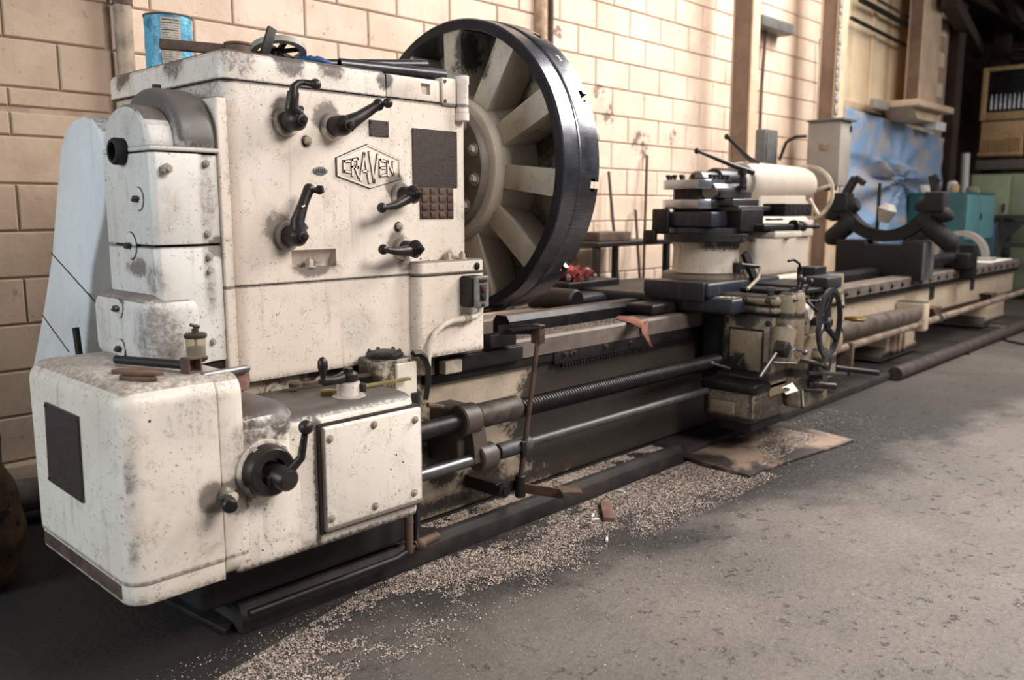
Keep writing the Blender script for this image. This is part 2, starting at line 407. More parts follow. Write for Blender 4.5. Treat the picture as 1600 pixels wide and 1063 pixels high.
for j in range(-1, 21):
    z0, z1 = Z0 + j*H, Z0 + (j+1)*H
    z0 = max(z0, 0)
    off = 1.155 if (j % 2) else 1.155 - L/2
    # row j with 1.669..1.865 holds joints at 1.155, 1.55
    i0 = int((0.45-off)/L) - 1
    for i in range(i0, 31):
        x0, x1 = off + i*L, off + (i+1)*L
        if x1 < 0.45 or x1 > 12.4: continue
        def piece(xa, xb, za, zb, tan):
            q = PX(((xa+xb)/2, WY, (za+zb)/2)); vis = -90 < q[0] < 1690 and -70 < q[1] < 1150
            cand.append((not vis, q[2], xa, xb, za, zb, tan))
        split = 1.572
        hole = (8.95 < (x0+x1)/2 < 12.1 and 0.85 < (z0+z1)/2 < 2.15)
        if hole: continue
        zz = [(z0, z1)]
        if j == 7 and x0 < split: pass
        for za, zb in zz:
            if x0 < split < x1:
                piece(x0, split-0.003, za, zb, True); piece(split+0.003, x1, za, zb, False)
            else: piece(x0, x1, za, zb, x1 <= split)
cand.sort()
rest = {True: B(), False: B()}
cnt = 0
for q in cand:
    _, _, x0, x1, z0, z1, tan = q
    jt = 0.0035; e = rnd.uniform(0, 0.003)
    z_cut = None
    b = B()
    if x1 - x0 < 0.03: continue
    yf = WY - 0.004 - e
    def blk(b, za, zb):
        ch = 0.006
        x_0, x_1, z_0, z_1 = x0+jt, x1-jt, za+jt, zb-jt
        b.add([(x_0,yf+ch,z_0),(x_1,yf+ch,z_0),(x_1,yf+ch,z_1),(x_0,yf+ch,z_1),(x_0+ch,yf,z_0+ch),(x_1-ch,yf,z_0+ch),(x_1-ch,yf,z_1-ch),(x_0+ch,yf,z_1-ch),
               (x_0,WY+0.01,z_0),(x_1,WY+0.01,z_0),(x_1,WY+0.01,z_1),(x_0,WY+0.01,z_1)],
              [(4,5,6,7),(0,1,5,4),(1,2,6,5),(2,3,7,6),(3,0,4,7),(8,9,1,0),(9,10,2,1),(10,11,3,2),(11,8,0,3)])
    if tan and z0 < 1.59 < z1:
        blk(b, z0, 1.585)
        b2 = B(); blk(b2, 1.603, z1)
        if cnt < 298: obj('block', b2, 'blocktan', wall); cnt += 1
        else: rest[True].add(b2.v, b2.f)
    else: blk(b, z0, z1)
    if cnt < 299:
        obj('block', b, 'blocktan' if tan else 'block', wall); cnt += 1
    else: rest[tan].add(b.v, b.f)
for t in (True, False):
    if rest[t].v: obj('distant_block', rest[t], 'blocktan' if t else 'block', wall, kind='stuff')
# curb at the wall foot, left
struct('baseboard_back', B().rbox(0.2, 1.5, WY-0.05, WY-0.004, 0.0, 0.16, 0.012), 'blocktan')

# far end of the hall, roof
struct('wall_end', B().box(16, 16.15, -3.5, 5.1, 0, 4.6), 'darkwood')
struct('ceiling', B().box(8.6, 16.1, -1.5, 5.1, 4.15, 4.25), 'roof')
n = 0
for px, y in ((9.4, 0), (11.2, 0), (13.0, 0), (14.8, 0)):
    n += 1; struct('trim_%d' % n, B().rbox(px, px+0.12, -1.5, 3.84, 3.93, 4.15, 0.01), 'darkwood')
for y in (3.55, 2.7, 1.9):
    n += 1; struct('trim_%d' % n, B().rbox(8.6, 16, y, y+0.09, 3.84, 3.93, 0.01), 'darkwood')
n += 1; struct('trim_%d' % n, B().bar(PT(1483, 0, 1, 3.3), PT(1530, 82, 0, 15.4), 0.16, 0.16), 'darkwood')
n += 1; struct('trim_%d' % n, B().rbox(15.2, 15.36, 3.86, 4.1, 0, 4.1, 0.01), 'darkwood')
n += 1; struct('trim_%d' % n, B().rbox(12.35, 12.6, 3.72, 3.85, 0.0, 4.1, 0.01), 'darkwood')
n += 1; struct('trim_%d' % n, B().bar((12.9, 3.4, 4.0), (15.9, 3.3, 3.3), 0.08, 0.12), 'darkwood')
for z in (3.55, 3.7):
    n += 1; struct('trim_%d' % n, B().rbox(15.85, 15.98, 2.0, 4.1, z, z+0.05, 0.005), 'wood' if 0 else 'brown')
# the hall widens past the tarp: boarded side wall set back
struct('wall_side', B().box(12.62, 16.1, 5.0, 5.1, 0, 4.6), 'darkwood')
struct('wall_return', B().box(12.5, 12.62, WY+0.2, 5.0, 0, 4.6), 'darkwood')
for i in range(7):
    x = 12.7 + i*0.46
    n += 1; struct('trim_%d' % n, B().rbox(x, x+0.44, 4.93, 4.99, 0.0, 4.1, 0.01), 'darkwood')

# wall features ------------------------------------------------
c1 = PT(181, 50, 1, WY-0.05)
pipe = thing('downpipe', 'grey painted vertical downpipe on the wall behind the blue tin', 'pipe', (1.60, WY-0.05, 0))
obj('pipe', B().tube([(1.605, WY-0.06, 0), (1.605, WY-0.06, 2.6)], 0.036, 16), plain('pipe_grey_paint', srgb(150, 130, 112), 0.55), pipe)
obj('clamp', B().cyl((1.605, WY-0.06, 2.05), (0, 0, 1), 0.041, 0.03), 'brown', pipe)
p2 = PT(861, 30, 1, WY-0.04)
dp = thing('conduit_pair', 'thin dark pipe beside a wider tan pipe on the wall behind the faceplate', 'pipe', (p2.x, WY-0.04, 0))
obj('pipe', B().tube([(p2.x-0.09, WY-0.03, 1.2), (p2.x-0.09, WY-0.03, 3.3)], 0.045, 14), plain('tan_pipe_paint', srgb(178, 146, 118), 0.6), dp)
obj('pipe', B().tube([(p2.x+0.02, WY-0.022, 1.2), (p2.x+0.02, WY-0.022, 3.3)], 0.018, 10), 'brown', dp, label='thin dark rusty pipe')

def ibeam(name, label, x0, x1, y0, y1, z0, z1, mat='column', web=True):
    t = thing(name, label, 'column', ((x0+x1)/2, (y0+y1)/2, z0))
    obj('flange', B().rbox(x0, x1, y0, y0+0.016, z0, z1, 0.003), mat, t)
    obj('flange', B().rbox(x0, x1, y1-0.016, y1, z0, z1, 0.003), mat, t)
    obj('web', B().box(x0+0.012, x0+0.03, y0+0.017, y1-0.017, z0, z1), plain(name+'_web_shaded_paint', srgb(132, 108, 90), 0.7, 0, 0.2, 5), t)  # web coloured darker than the flanges to stand in for its shaded side
    return t
ibeam('steel_column', 'tan steel column rising behind the tailstock, nearest of the three', 6.39, 6.51, 3.45, 3.63, 0, 4.3)
ibeam('steel_column', 'tan steel column with cracked grey edge, standing behind the grey junction cabinet', 7.86, 8.08, 3.40, 3.565, 0, 4.3)
# white ragged lagging along the edge of that column
lag = B(); z = 2.0
while z < 3.4:
    h = rnd.uniform(0.03, 0.09); lag.rbox(7.855, 7.90+rnd.uniform(0, .02), 3.375+rnd.uniform(0, .012), 3.398, z, z+h, 0.008, 1); z += h*0.96
single('pipe_lagging', lag, 'box', 'ragged grey filler running up the front edge of the column above the junction cabinet', 'lagging')
cc = ibeam('steel_column', 'tan steel column hanging over the blue tarp with a plate at its foot', 10.22, 10.80, 3.46, 3.62, 2.36, 4.3)
obj('foot_plate', B().rbox(9.75, 10.95, 3.30, 3.75, 2.29, 2.36, 0.01), 'column', cc)
obj('corbel', B().prism([(9.9, 2.29), (10.8, 2.29), (10.65, 2.18), (10.05, 2.18)], 1, 3.4, 3.72), 'column', cc)
# boarded panel above the opening, opening frame
pn = thing('wall_panel', 'large pale cream panel on the wall above the blue tarp', 'panel', (10.3, WY-0.07, 2.25))
M['panel'] = plain('cream_panel_paint', srgb(240, 214, 178), 0.6, 0, 0.10, 3)
for i in range(6):
    x = 8.65 + i*0.52
    obj('board', B().rbox(x+0.004, x+0.516, WY-0.05, WY-0.012, 2.32, 3.9, 0.006), 'panel', pn)
obj('batten', B().rbox(9.62, 9.72, WY-0.075, WY-0.051, 2.32, 3.9, 0.006), 'panel', pn)
obj('sill', B().rbox(8.65, 11.8, WY-0.09, WY-0.051, 2.24, 2.315, 0.006), 'column', pn)
for nm, q0, q1, r in (('overhead_pipe', (1330, 28), (1437, 82), 0.02), ('overhead_cable', (1345, 0), (1440, 52), 0.028), ('overhead_pipe', (1372, 0), (1440, 38), 0.016)):
    a0 = PT(q0[0], q0[1], 1, WY-0.16); a1 = PT(q1[0], q1[1], 1, WY-0.16)
    d = (a1-a0); a1 = a0 + d*1.02
    single(nm, B().tube([a0, a1], r, 8), 'black' if r > .018 else 'brown', 'black %s running along the wall %s' % ('cable bundle' if 'cable' in nm else 'pipe', 'high above the cream panel' if 'cable' in nm else ('across the cream panel' if r > .018 else 'topmost, over the cable bundle')), 'pipe')

# junction cabinet on the column
jb = thing('junction_cabinet', 'grey metal junction cabinet on the column behind the tailstock handwheel', 'cabinet', (7.46, 3.25, 1.38))
obj('body', B().rbox(7.34, 7.56, 3.10, 3.395, 1.395, 1.945, 0.006), 'box', jb)
obj('lid', B().rbox(7.31, 7.60, 3.07, 3.398, 1.946, 1.965, 0.004), 'greybox', jb)
obj('nameplate', B().rbox(7.330, 7.3395, 3.20, 3.28, 1.70, 1.76, 0.001), plain('tan_card', srgb(150, 128, 108), 0.7), jb)
obj('latch', B().rbox(7.52, 7.54, 3.085, 3.099, 1.86, 1.91, 0.003), 'black', jb)
obj('bracket', B().box(7.38, 7.56, 3.2, 3.39, 1.36, 1.394), 'black', jb)
sb = thing('switch_box', 'small dark grey switch box on the wall left of the junction cabinet', 'switch box', (7.25, 3.78, 1.55))
obj('body', B().rbox(7.16, 7.40, 3.70, 3.842, 1.56, 1.90, 0.01), 'greybox', sb)
obj('cover', B().rbox(7.18, 7.38, 3.69, 3.699, 1.59, 1.87, 0.006), 'greybox', sb)
obj('label_card', B().box(7.02, 7.12, 3.835, 3.841, 1.65, 1.84), 'white', sb, label='white card')
single('conduit', B().tube([(7.24, 3.80, 1.901), (7.24, 3.80, 2.3), (7.27, 3.80, 2.745)], 0.016, 8), 'brown', 'thin vertical conduit joining the switch box to the grey trough', 'pipe')
single('cable_trough', B().rbox(6.98, 7.58, 3.68, 3.84, 2.75, 2.84, 0.006), 'greybox', 'grey cable trough high on the wall right of the nearest column', 'trough')
single('cable', B().tube([(7.405, 3.68, 1.64), (7.36, 3.60, 1.79), (7.33, 3.5, 1.83), (7.345, 3.405, 1.83)], 0.014, 8), 'rubber', 'black cable looping from switch box to junction cabinet', 'cable')
single('cable', B().tube([PT(1278, 185, 1, 3.8), PT(1280, 130, 1, 3.8), PT(1281, 60, 1, 3.8)], 0.008, 6), 'brown', 'thin upright wire on the wall beside the column above the cabinet', 'cable')

# tarp over the opening -----------------------------------------
k = N('blue_tarp'); a = k.noise(2.6, 5, 0.6, 1.2); b2 = k.noise(5.5, 4, 0.6, 2.0, off=(2, 7, 1))
c = k.mix(k.step(a, 0.42, 0.58), srgb(134, 164, 200), srgb(176, 170, 170))
c = k.mix(k.math('MULTIPLY', k.step(b2, 0.60, 0.70), 0.5), c, srgb(76, 134, 200))
k.b.inputs['Transmission Weight'].default_value = 0.0
M['tarp'] = k.fin(c, 0.45)
t = B(); nu, nv = 90, 50
for jv in range(nv+1):
    v = jv/nv
    for iu in range(nu+1):
        u = iu/nu
        x = 8.85 + 3.2*u; zt = 2.24 - 0.14*u; zb = 0.72
        z = zt + (zb-zt)*v
        cx = 1.36/3.2*0+0.47; du = u - cx; dv = v - 0.45
        ang = math.atan2(dv, du*1.6+1e-6); rr = math.hypot(du*1.6, dv)
        fold = 0.13*math.sin(ang*10 + 1.5*mnoise.noise(Vector((u*3, v*3, 1))))*max(0, 1-rr*1.2)*(1 if dv > -0.15 else 0.25)
        fold += 0.02*math.sin(u*26 + 3*v) * v
        fold += 0.03*mnoise.noise(Vector((u*7, v*6, 5.1)))
        pinch = max(0, dv)*0.6
        x += -du*3.2*pinch*0.35*math.exp(-abs(du)*3)
        t.v.append((x, 3.72 + fold, z))
for jv in range(nv):
    for iu in range(nu):
        a = jv*(nu+1)+iu; t.f.append((a, a+1, a+nu+2, a+nu+1))
tp = single('tarp', t, 'tarp', 'crumpled blue and grey plastic tarp hung over the wall opening', 'tarp', ang=80)
md = tp.modifiers.new('s', 'SOLIDIFY'); md.thickness = 0.003
single('carton', B().rbox(11.0, 11.35, 3.50, 3.64, 2.13, 2.23, 0.004), 'white', 'white carton on the ledge above the tarp right end', 'box')
single('carton', B().rbox(9.35, 9.75, 3.60, 3.66, 2.255, 2.35, 0.004), 'box', 'grey bottle box above the left part of the tarp', 'box')

# far group: teal cabinet, lockers, tool rack -------------------
tc = thing('teal_cabinet', 'teal metal cabinet beyond the steady rest with pale clutter on top', 'cabinet', (11.2, 3.3, 0))
obj('body', B().rbox(10.6, 11.75, 3.0, 3.62, 0.10, 1.385, 0.01), 'teal', tc)
obj('door', B().rbox(10.63, 11.17, 2.985, 2.999, 0.85, 1.36, 0.004), plain('pale_teal_enamel', srgb(104, 156, 162), 0.45, 0, .08), tc, label='pale teal door')
obj('door', B().rbox(11.18, 11.72, 2.985, 2.999, 0.85, 1.36, 0.004), M['teal'] and bpy.data.materials['pale_teal_enamel'], tc, label='pale teal door')
obj('handle', B().rbox(11.14, 11.16, 2.970, 2.984, 1.07, 1.15, 0.003), 'black', tc)
obj('drawer', B().rbox(10.63, 11.72, 2.985, 2.999, 0.12, 0.84, 0.004), 'teal', tc)
for i, (x, y, r, h, m, lab) in enumerate(((10.85, 3.2, 0.05, 0.10, 'wood', 'small tan pot on the teal cabinet, nearest its front corner'), (10.75, 3.5, 0.07, 0.09, 'white', 'white bowl on the teal cabinet at its left end'),
        (11.1, 3.3, 0.06, 0.14, 'white', 'tall white jar in the middle of the teal cabinet top'), (11.35, 3.15, 0.07, 0.08, 'box', 'flat grey tin on the teal cabinet'), (11.6, 3.2, 0.06, 0.06, 'white', 'low white dish at the right end of the teal cabinet top'))):
    single('jar', B().lathe((x, y, 1.387), (0, 0, 1), [(0, r*.8), (h*.3, r), (h*.85, r*.95), (h, r*.6)], 16), m, lab, 'jar', group='clutter on the teal cabinet')
lk = thing('locker_row', 'pale green steel lockers under the tool rack at the far end', 'locker', (14.3, 3.4, 0))
obj('body', B().rbox(14.0, 14.5, 2.3, 3.92, 0.0, 1.70, 0.01), 'green', lk)
for i in range(3):
    y = 2.32 + i*0.53
    dr = obj('door', B().rbox(13.98, 13.999, y, y+0.515, 0.75, 1.67, 0.004), 'green', lk)
    obj('handle', B().rbox(13.96, 13.979, y+0.05, y+0.07, 1.15, 1.28, 0.003), 'black', dr)
    obj('door', B().rbox(13.98, 13.999, y, y+0.515, 0.06, 0.735, 0.004), 'green', lk)
rk = thing('tool_rack', 'pine tool rack with rows of chrome tools on the far wall', 'rack', (15, 3.5, 2.55))
obj('backboard', B().box(15.06, 15.1, 3.05, 4.10, 2.58, 3.32), 'black', rk)
for y0, y1, z0, z1 in ((4.07, 4.14, 2.56, 3.36), (3.0, 3.07, 2.56, 3.36), (3.07, 4.07, 3.30, 3.36), (3.07, 4.07, 2.56, 2.68)):
    obj('frame_rail', B().rbox(15.0, 15.06, y0, y1, z0, z1, 0.004), 'wood', rk)
for z in (3.20, 3.13, 3.06, 2.99):
    obj('shelf_rail', B().rbox(15.02, 15.06, 3.08, 4.06, z, z+0.022, 0.003), 'greysteel', rk)
for i in range(15):
    y = 3.12 + i*0.063
    obj('hanging_tool', B().tube([(15.04, y, 2.72), (15.04, y, 2.86), (15.04, y, 2.95)], [0.022, 0.018, 0.008], 8), plain('chrome_tool', srgb(190, 190, 192), 0.35, 0.5) if i == 0 else bpy.data.materials['chrome_tool'], rk)
lr = thing('slotted_tray', 'pine slotted tray hanging below the tool rack', 'rack', (15, 3.8, 1.96))
obj('board', B().rbox(15.04, 15.08, 3.52, 4.12, 2.0, 2.54, 0.004), 'wood', lr)
for i in range(14):
    y = 3.54 + i*0.042
    obj('slat', B().rbox(15.0, 15.039, y, y+0.022, 2.08, 2.28, 0.003), 'wood', lr)
obj('ledge', B().rbox(14.98, 15.039, 3.50, 4.13, 2.02, 2.07, 0.004), 'wood', lr)
single('speckled_ledge', B().rbox(14.9, 15.1, 3.0, 4.12, 1.80, 1.95, 0.01), plain('speckled_stone', srgb(126, 118, 110), 0.8, 0, .5, 60), 'grey speckled ledge between the slotted tray and the lockers', 'shelf')
single('roll', B().tube([(13.80, 3.90, 0.0), (13.80, 3.96, 2.0)], 0.06, 12), 'white', 'pale upright roll leaning beside the lockers', 'roll')
drum = single('drum', B().lathe((12.35, PT(1522, 400, 0, 12.35).y, 0), (0, 0, 1), [(0, .21), (.02, .225), (.3, .22), (.31, .23), (.33, .22), (.6, .22), (.61, .23), (.63, .22), (1.0, .225), (1.02, .21)], 28), plain('blue_drum_enamel', srgb(70, 92, 128), 0.5), 'blue steel drum beside the teal cabinet behind the bed end', 'drum')
# far right stand
sy = PT(1546, 380, 0, 13.0).y
st = thing('machine_stand', 'dark grey angle-iron machine stand past the end of the lathe bed', 'stand', (13.3, sy-0.6, 0))
for x, y in ((13.0, sy-1.2), (13.0, sy-0.06), (13.6, sy-1.2), (13.6, sy-0.06)):
    obj('leg', B().rbox(x-0.05, x+0.05, y-0.05, y+0.05, 0.05, 1.06, 0.004), 'greybox', st)
obj('top', B().rbox(12.9, 13.7, sy-1.3, sy+0.02, 1.06, 1.12, 0.01), 'greybox', st)
obj('gusset', B().prism([(sy-0.12, 1.05), (sy-0.45, 1.05), (sy-0.12, 0.72)], 0, 12.99, 13.02), 'greybox', st)
obj('brace', B().bar((13.0, sy-1.2, 0.72), (13.0, sy-0.1, 0.72), 0.04, 0.07), 'greybox', st)
obj('brace', B().bar((13.0, sy-1.1, 0.72), (13.0, sy-0.6, 0.2), 0.04, 0.06), 'greybox', st)
obj('foot', B().rbox(12.9, 13.7, sy-1.35, sy+0.02, 0.0, 0.05, 0.01), 'black', st)

# ================================================================ LATHE
YH = 2.22                     # front of the headstock
lat = thing('lathe', 'huge old cream-painted engine lathe running along the block wall', 'lathe', (5.0, 2.6, 0))
# spots of caked oil around the lever bosses etc. (real dirt, seen in the photograph)
def hp(x, y, v=YH): return tuple(PT(x, y, 1, v))
sp = [(hp(445, 185), 0.075, 1.0), (hp(512, 183), 0.075, 1.0), (hp(437, 362), 0.08, 1.0), (hp(618, 292), 0.06, 0.9), (hp(618, 378), 0.055, .8), (hp(632, 412), 0.05, .6),
      (hp(490, 418), 0.07, 0.9, (0.6, 1, 1.6)), (hp(560, 512), 0.12, .35), (hp(700, 409), 0.06, .7), (hp(585, 140), .03, .6), (hp(478, 222), .03, .8), (hp(622, 356), .03, .8)]
M['headpaint'] = paint('headstock_enamel', (235, 222, 208), 0.6, sp, [(2, 0.982, 0.010, .85), (2, 1.549, 0.012, .8), (2, 0.70, 0.035, .55), (0, 1.20, 0.03, .45)], topdirt=0.95)
M['cappaint'] = paint('headstock_cap_enamel', (230, 219, 206), 0.7, [((1.25, 2.2, 1.62), .10, .5), ((1.55, 2.21, 1.64), .09, .8), ((1.75, 2.2, 1.6), .05, .9), ((1.4, 2.2, 1.64), .09, .8), ((1.18, 2.5, 1.64), .10, .6), ((1.18, 2.85, 1.64), .10, .8)], [(2, 1.549, 0.012, .9), (2, 1.64, 0.03, .62)], topdirt=0.98, oil=(78, 68, 62))
M['coverpaint'] = paint('gear_cover_enamel', (216, 212, 205), 0.75, [(PT(345, 386, 1, 2.2), .05, 1), (PT(230, 440, 0, .96), .07, .5), (PT(245, 520, 0, .96), .12, .55), (PT(205, 420, 0, .96), .07, .8, (1, .7, 1.6)), (PT(330, 430, 1, 2.2), .07, .5, (2, 1, .4)), (PT(325, 300, 1, 2.2), .08, .45, (2, 1, .3))], [(2, 1.10, 0.009, .7), (2, 1.348, 0.008, .8)], topdirt=0.85, stain=(150, 110, 70))
M['hoodpaint'] = paint('hood_enamel', (208, 204, 197), 0.7, [((1.1, 2.3, 1.50), .14, .95), ((1.03, 2.33, 1.42), .08, .9), ((1.15, 2.22, 1.42), .06, .9)], [], topdirt=0.95, oil=(86, 79, 74))
gs = [(PT(400, 690, 1, 1.9), .12, .5), (PT(370, 775, 1, 1.9), .07, .8), (PT(335, 780, 1, 1.9), .06, .8), (PT(430, 620, 1, 1.95), .09, .9), (PT(440, 660, 1, 1.9), .05, .7), (PT(500, 720, 1, 1.9), .03, .9, (1, 1, .15)),
      (PT(560, 845, 1, 1.9), .05, .7, (.2, 1, 1)), (PT(200, 760, 1, 1.9), .035, .6, (1, 1, .3)), (PT(203, 880, 1, 1.9), .035, .7, (1, 1, .5)), (PT(660, 640, 1, 1.9), .04, .6), (PT(300, 650, 1, 1.9), .14, .35)]
M['gearpaint'] = paint('gearbox_enamel', (233, 222, 209), 0.85, gs, [(2, 0.28, 0.05, .6), (2, 0.34, 0.012, .6)], topdirt=0.55, chip=1.2)
M['gearpaint2'] = paint('gearbox_right_enamel', (234, 223, 210), 0.85, gs, [(2, 0.28, 0.05, .7), (0, 1.247, 0.022, .8), (2, 0.66, 0.03, .7)], topdirt=1.0, chip=1.2, oil=(62, 54, 50))
M['doorpaint'] = paint('gearbox_door_enamel', (238, 228, 216), 0.6, [], [(0, 1.255, 0.012, .9), (2, 0.335, 0.018, .9), (0, 1.597, 0.01, .7)], chip=1.1)
M['bedpaint'] = paint('bed_enamel_oily_shaded', (196, 178, 156), 1.0, [((3.3, 2.3, .45), 1.0, 1.4), ((2.75, 2.3, .35), .45, 1.2), (PT(690, 720, 1, 2.3), .16, .95), (PT(760, 760, 1, 2.3), .22, .7), ((4, 2.3, .4), .9, 1.0), ((5.0, 2.3, .4), .45, .9), ((1.6, 2.3, .4), .55, 1.0)], [(2, .60, .05, .9), (2, .10, .07, .8)], topdirt=0.9, oil=(36, 31, 29))  # oil stains, with the shade under the ways darkened into the enamel
M['carr'] = paint('oily_shaded_carriage_enamel', (158, 141, 118), 1.0, [((4, 2.1, .4), 3.0, .31), ((3.75, 2.0, .70), .12, .8), ((3.75, 2.2, .5), .18, .9), ((3.75, 1.95, .25), .12, .6), ((4.1, 1.8, .35), .25, .75), ((4.2, 1.8, .7), .2, .7), ((3.75, 2.05, .42), .13, .95)], [(2, .70, .035, .8), (1, 1.87, .02, .6), (1, 2.13, .05, .9), (2, .40, .05, .9), (2, .2, .05, .8), (0, 3.93, .03, .6), (0, 3.625, .012, .7), (2, .29, .02, .4)], topdirt=1.0, oil=(34, 30, 30))  # oil and wear, plus darkened edges standing in for shade
M['colpaint'] = paint('turret_column_enamel', (206, 196, 182), 1.0, [((4, 2.2, 1.0), 3, .2), ((4.0, 2.3, 1.03), .10, 1.0, (.5, .5, 1)), ((4.0, 2.3, .82), .05, .6, (.4, .4, 1))], [], topdirt=0.9, oil=(36, 34, 38))
M['grimy'] = paint('oil_caked_casting', (78, 67, 59), 1.0, [], [], topdirt=.6, oil=(40, 35, 33))
M['tailpaint'] = paint('tailstock_enamel', (188, 177, 164), 0.45, [((4.85, 2.5, 1.1), .1, .5)], [], topdirt=0.15, chip=0.5)
M['spokepaint'] = paint('faceplate_back_enamel', (196, 185, 168), 0.8, [((2.45, 2.5, 1.80), .16, .9), ((2.45, 2.25, 1.5), .10, .35), ((2.5, 2.3, .95), .16, .4), ((2.52, 2.5, 1.62), .1, .8)], [], chip=.9, oil=(50, 42, 37))
M['guard'] = paint('belt_guard_enamel', (220, 223, 224), 0.25, [((1.04, 3.0, .7), .3, .3)], [], topdirt=.5, chip=0.35)

# ---- bed
bed = obj('bed', B().rbox(1.18, 9.92, 2.30, 2.92, 0.36, 0.615, 0.012), 'bedpaint', lat)
obj('bed_foot', B().rbox(1.2, 4.6, 2.31, 2.92, 0.06, 0.361, 0.01), 'bedpaint', lat)
for xa, xb in ((6.55, 7.15), (9.15, 9.75)):
    b = B(); b.prism([(xa-0.10, 0.36), (xb+0.10, 0.36), (xb, 0.28), (xb, 0.16), (xb+0.12, 0.10), (xb+0.12, 0.07), (xa-0.12, 0.07), (xa-0.12, 0.10), (xa, 0.16), (xa, 0.28)], 1, 2.32, 2.92)
    obj('leg', b, 'bedpaint', lat, bevel=0.008)
for xa in (6.62, 6.72, 6.82): obj('rib', B().rbox(xa, xa+0.03, 2.285, 2.32, 0.10, 0.34, 0.004), 'bedpaint', lat)
for i, x in enumerate((5.05, 5.35, 7.35, 8.45)):
    obj('window', B().rbox(x, x+0.11, 2.292, 2.30, 0.47, 0.57, 0.003), 'rubber', lat, label='dark core opening')
for x in (7.15, 8.75):
    obj('shelf_bracket', B().prism([(x, 0.42), (x+0.22, 0.42), (x+0.12, 0.33)], 1, 2.2, 2.31), 'brown', lat)
# ways
obj('way', B().prism([(2.26, 0.615), (2.26, 0.68), (2.27, 0.69), (2.40, 0.69), (2.41, 0.68), (2.41, 0.60), (2.30, 0.60)], 0, 1.95, 9.93), 'way', lat, label='worn grey front bed way')
obj('way', B().prism([(2.80, 0.60), (2.80, 0.68), (2.81, 0.69), (2.94, 0.69), (2.95, 0.68), (2.95, 0.60)], 0, 1.95, 9.93), 'way', lat)
obj('way', B().prism([(2.50, 0.60), (2.50, 0.72), (2.52, 0.745), (2.58, 0.745), (2.60, 0.72), (2.60, 0.60)], 0, 2.62, 9.9), 'oilmetal', lat, label='raised dark inner way')
obj('way_skirt', B().rbox(1.95, 9.93, 2.27, 2.30, 0.575, 0.612, 0.004), 'black', lat)
for i in range(5):
    q = 2.75 + i*0.42
    if q < 3.55: obj('bolt', bolt_b((q, 2.27, 0.594), NY, 0.012, 0.010), 'boltdark', lat)
for i in range(26):
    q = 4.55 + i*0.205
    obj('bolt', bolt_b((q, 2.262, 0.645), NY, 0.015, 0.012), 'rubber', lat)
# near left end of the bed under the headstock
obj('bed_flange', B().rbox(1.17, 1.94, 2.255, 2.93, 0.615, 0.698, 0.012), 'bedpaint', lat)
for x in (1.33, 1.50, 1.66): obj('bolt', bolt_b((x, 2.253, 0.655), NY, 0.020, 0.016), 'bolt', lat)
# flat machined strip under the base
obj('front_strip', B().rbox(1.98, 2.42, 2.235, 2.262, 0.615, 0.672, 0.004), 'black', lat)
obj('packing_block', B().rbox(1.98, 2.06, 2.20, 2.236, 0.622, 0.668, 0.003), 'bolt', lat)
# toothed rack
rk_ = B(); rk_.rbox(2.64, 3.75, 2.262, 2.28, 0.560, 0.625, 0.004); x = 2.69
while x < 3.7: rk_.add([(x,2.262,.560),(x+.016,2.262,.560),(x+.011,2.262,.543),(x+.005,2.262,.543),(x,2.28,.560),(x+.016,2.28,.560),(x+.011,2.28,.543),(x+.005,2.28,.543)], [(0,1,2,3),(7,6,5,4),(1,5,6,2),(4,0,3,7),(2,6,7,3)]); x += 0.02
obj('toothed_rack', rk_, 'black', lat)
for x in (2.70, 2.76, 2.98): obj('bolt', bolt_b((x, 2.262, 0.600), NY, 0.011, 0.010), 'boltdark', lat)

# ---- plinth
M['plinth'] = paint('plinth_dirt', (92, 80, 70), 1.0, [((1.5, 2.15, .05), .8, .9), ((2.9, 2.15, .05), .8, .6)], [], topdirt=.75, oil=(30, 27, 26))
M['darkplinth'] = plain('plinth_black_grime', srgb(46, 39, 36), 0.75, 0.1, 0.5, 8)
obj('plinth', B().prism([(2.12, 0.0), (2.118, 0.06), (2.135, 0.085), (2.165, 0.085), (2.19, 0.055), (2.30, 0.055), (2.95, 0.055), (2.95, 0.0)], 0, 1.12, 3.42), 'darkplinth', lat, bevel=0.004)
obj('plinth', B().prism([(2.14, 0.0), (2.14, 0.05), (2.95, 0.05), (2.95, 0.0)], 0, 3.425, 10.1), 'darkplinth', lat, bevel=0.004)
obj('edge_tube', B().tube([(6.15, 2.11, 0.05), (10.05, 2.11, 0.05)], 0.048, 16), plain('plinth_grey_tube', srgb(74, 65, 60), 0.6, 0.2), lat, label='grey edge tube along the far plinth')
obj('foot_block', B().rbox(9.3, 10.0, 2.12, 2.5, 0.05, 0.10, 0.008), 'bedpaint', lat)

# ---- headstock housing
core = obj('seam_packing', B().box(1.215, 2.10, 2.275, 2.95, 0.97, 1.57), 'seam', lat)
hs = obj('headstock_housing', B().pillar(1.20, 2.12, YH, 2.96, 0.982, 1.5505, 0.045, 0.002), 'headpaint', lat)
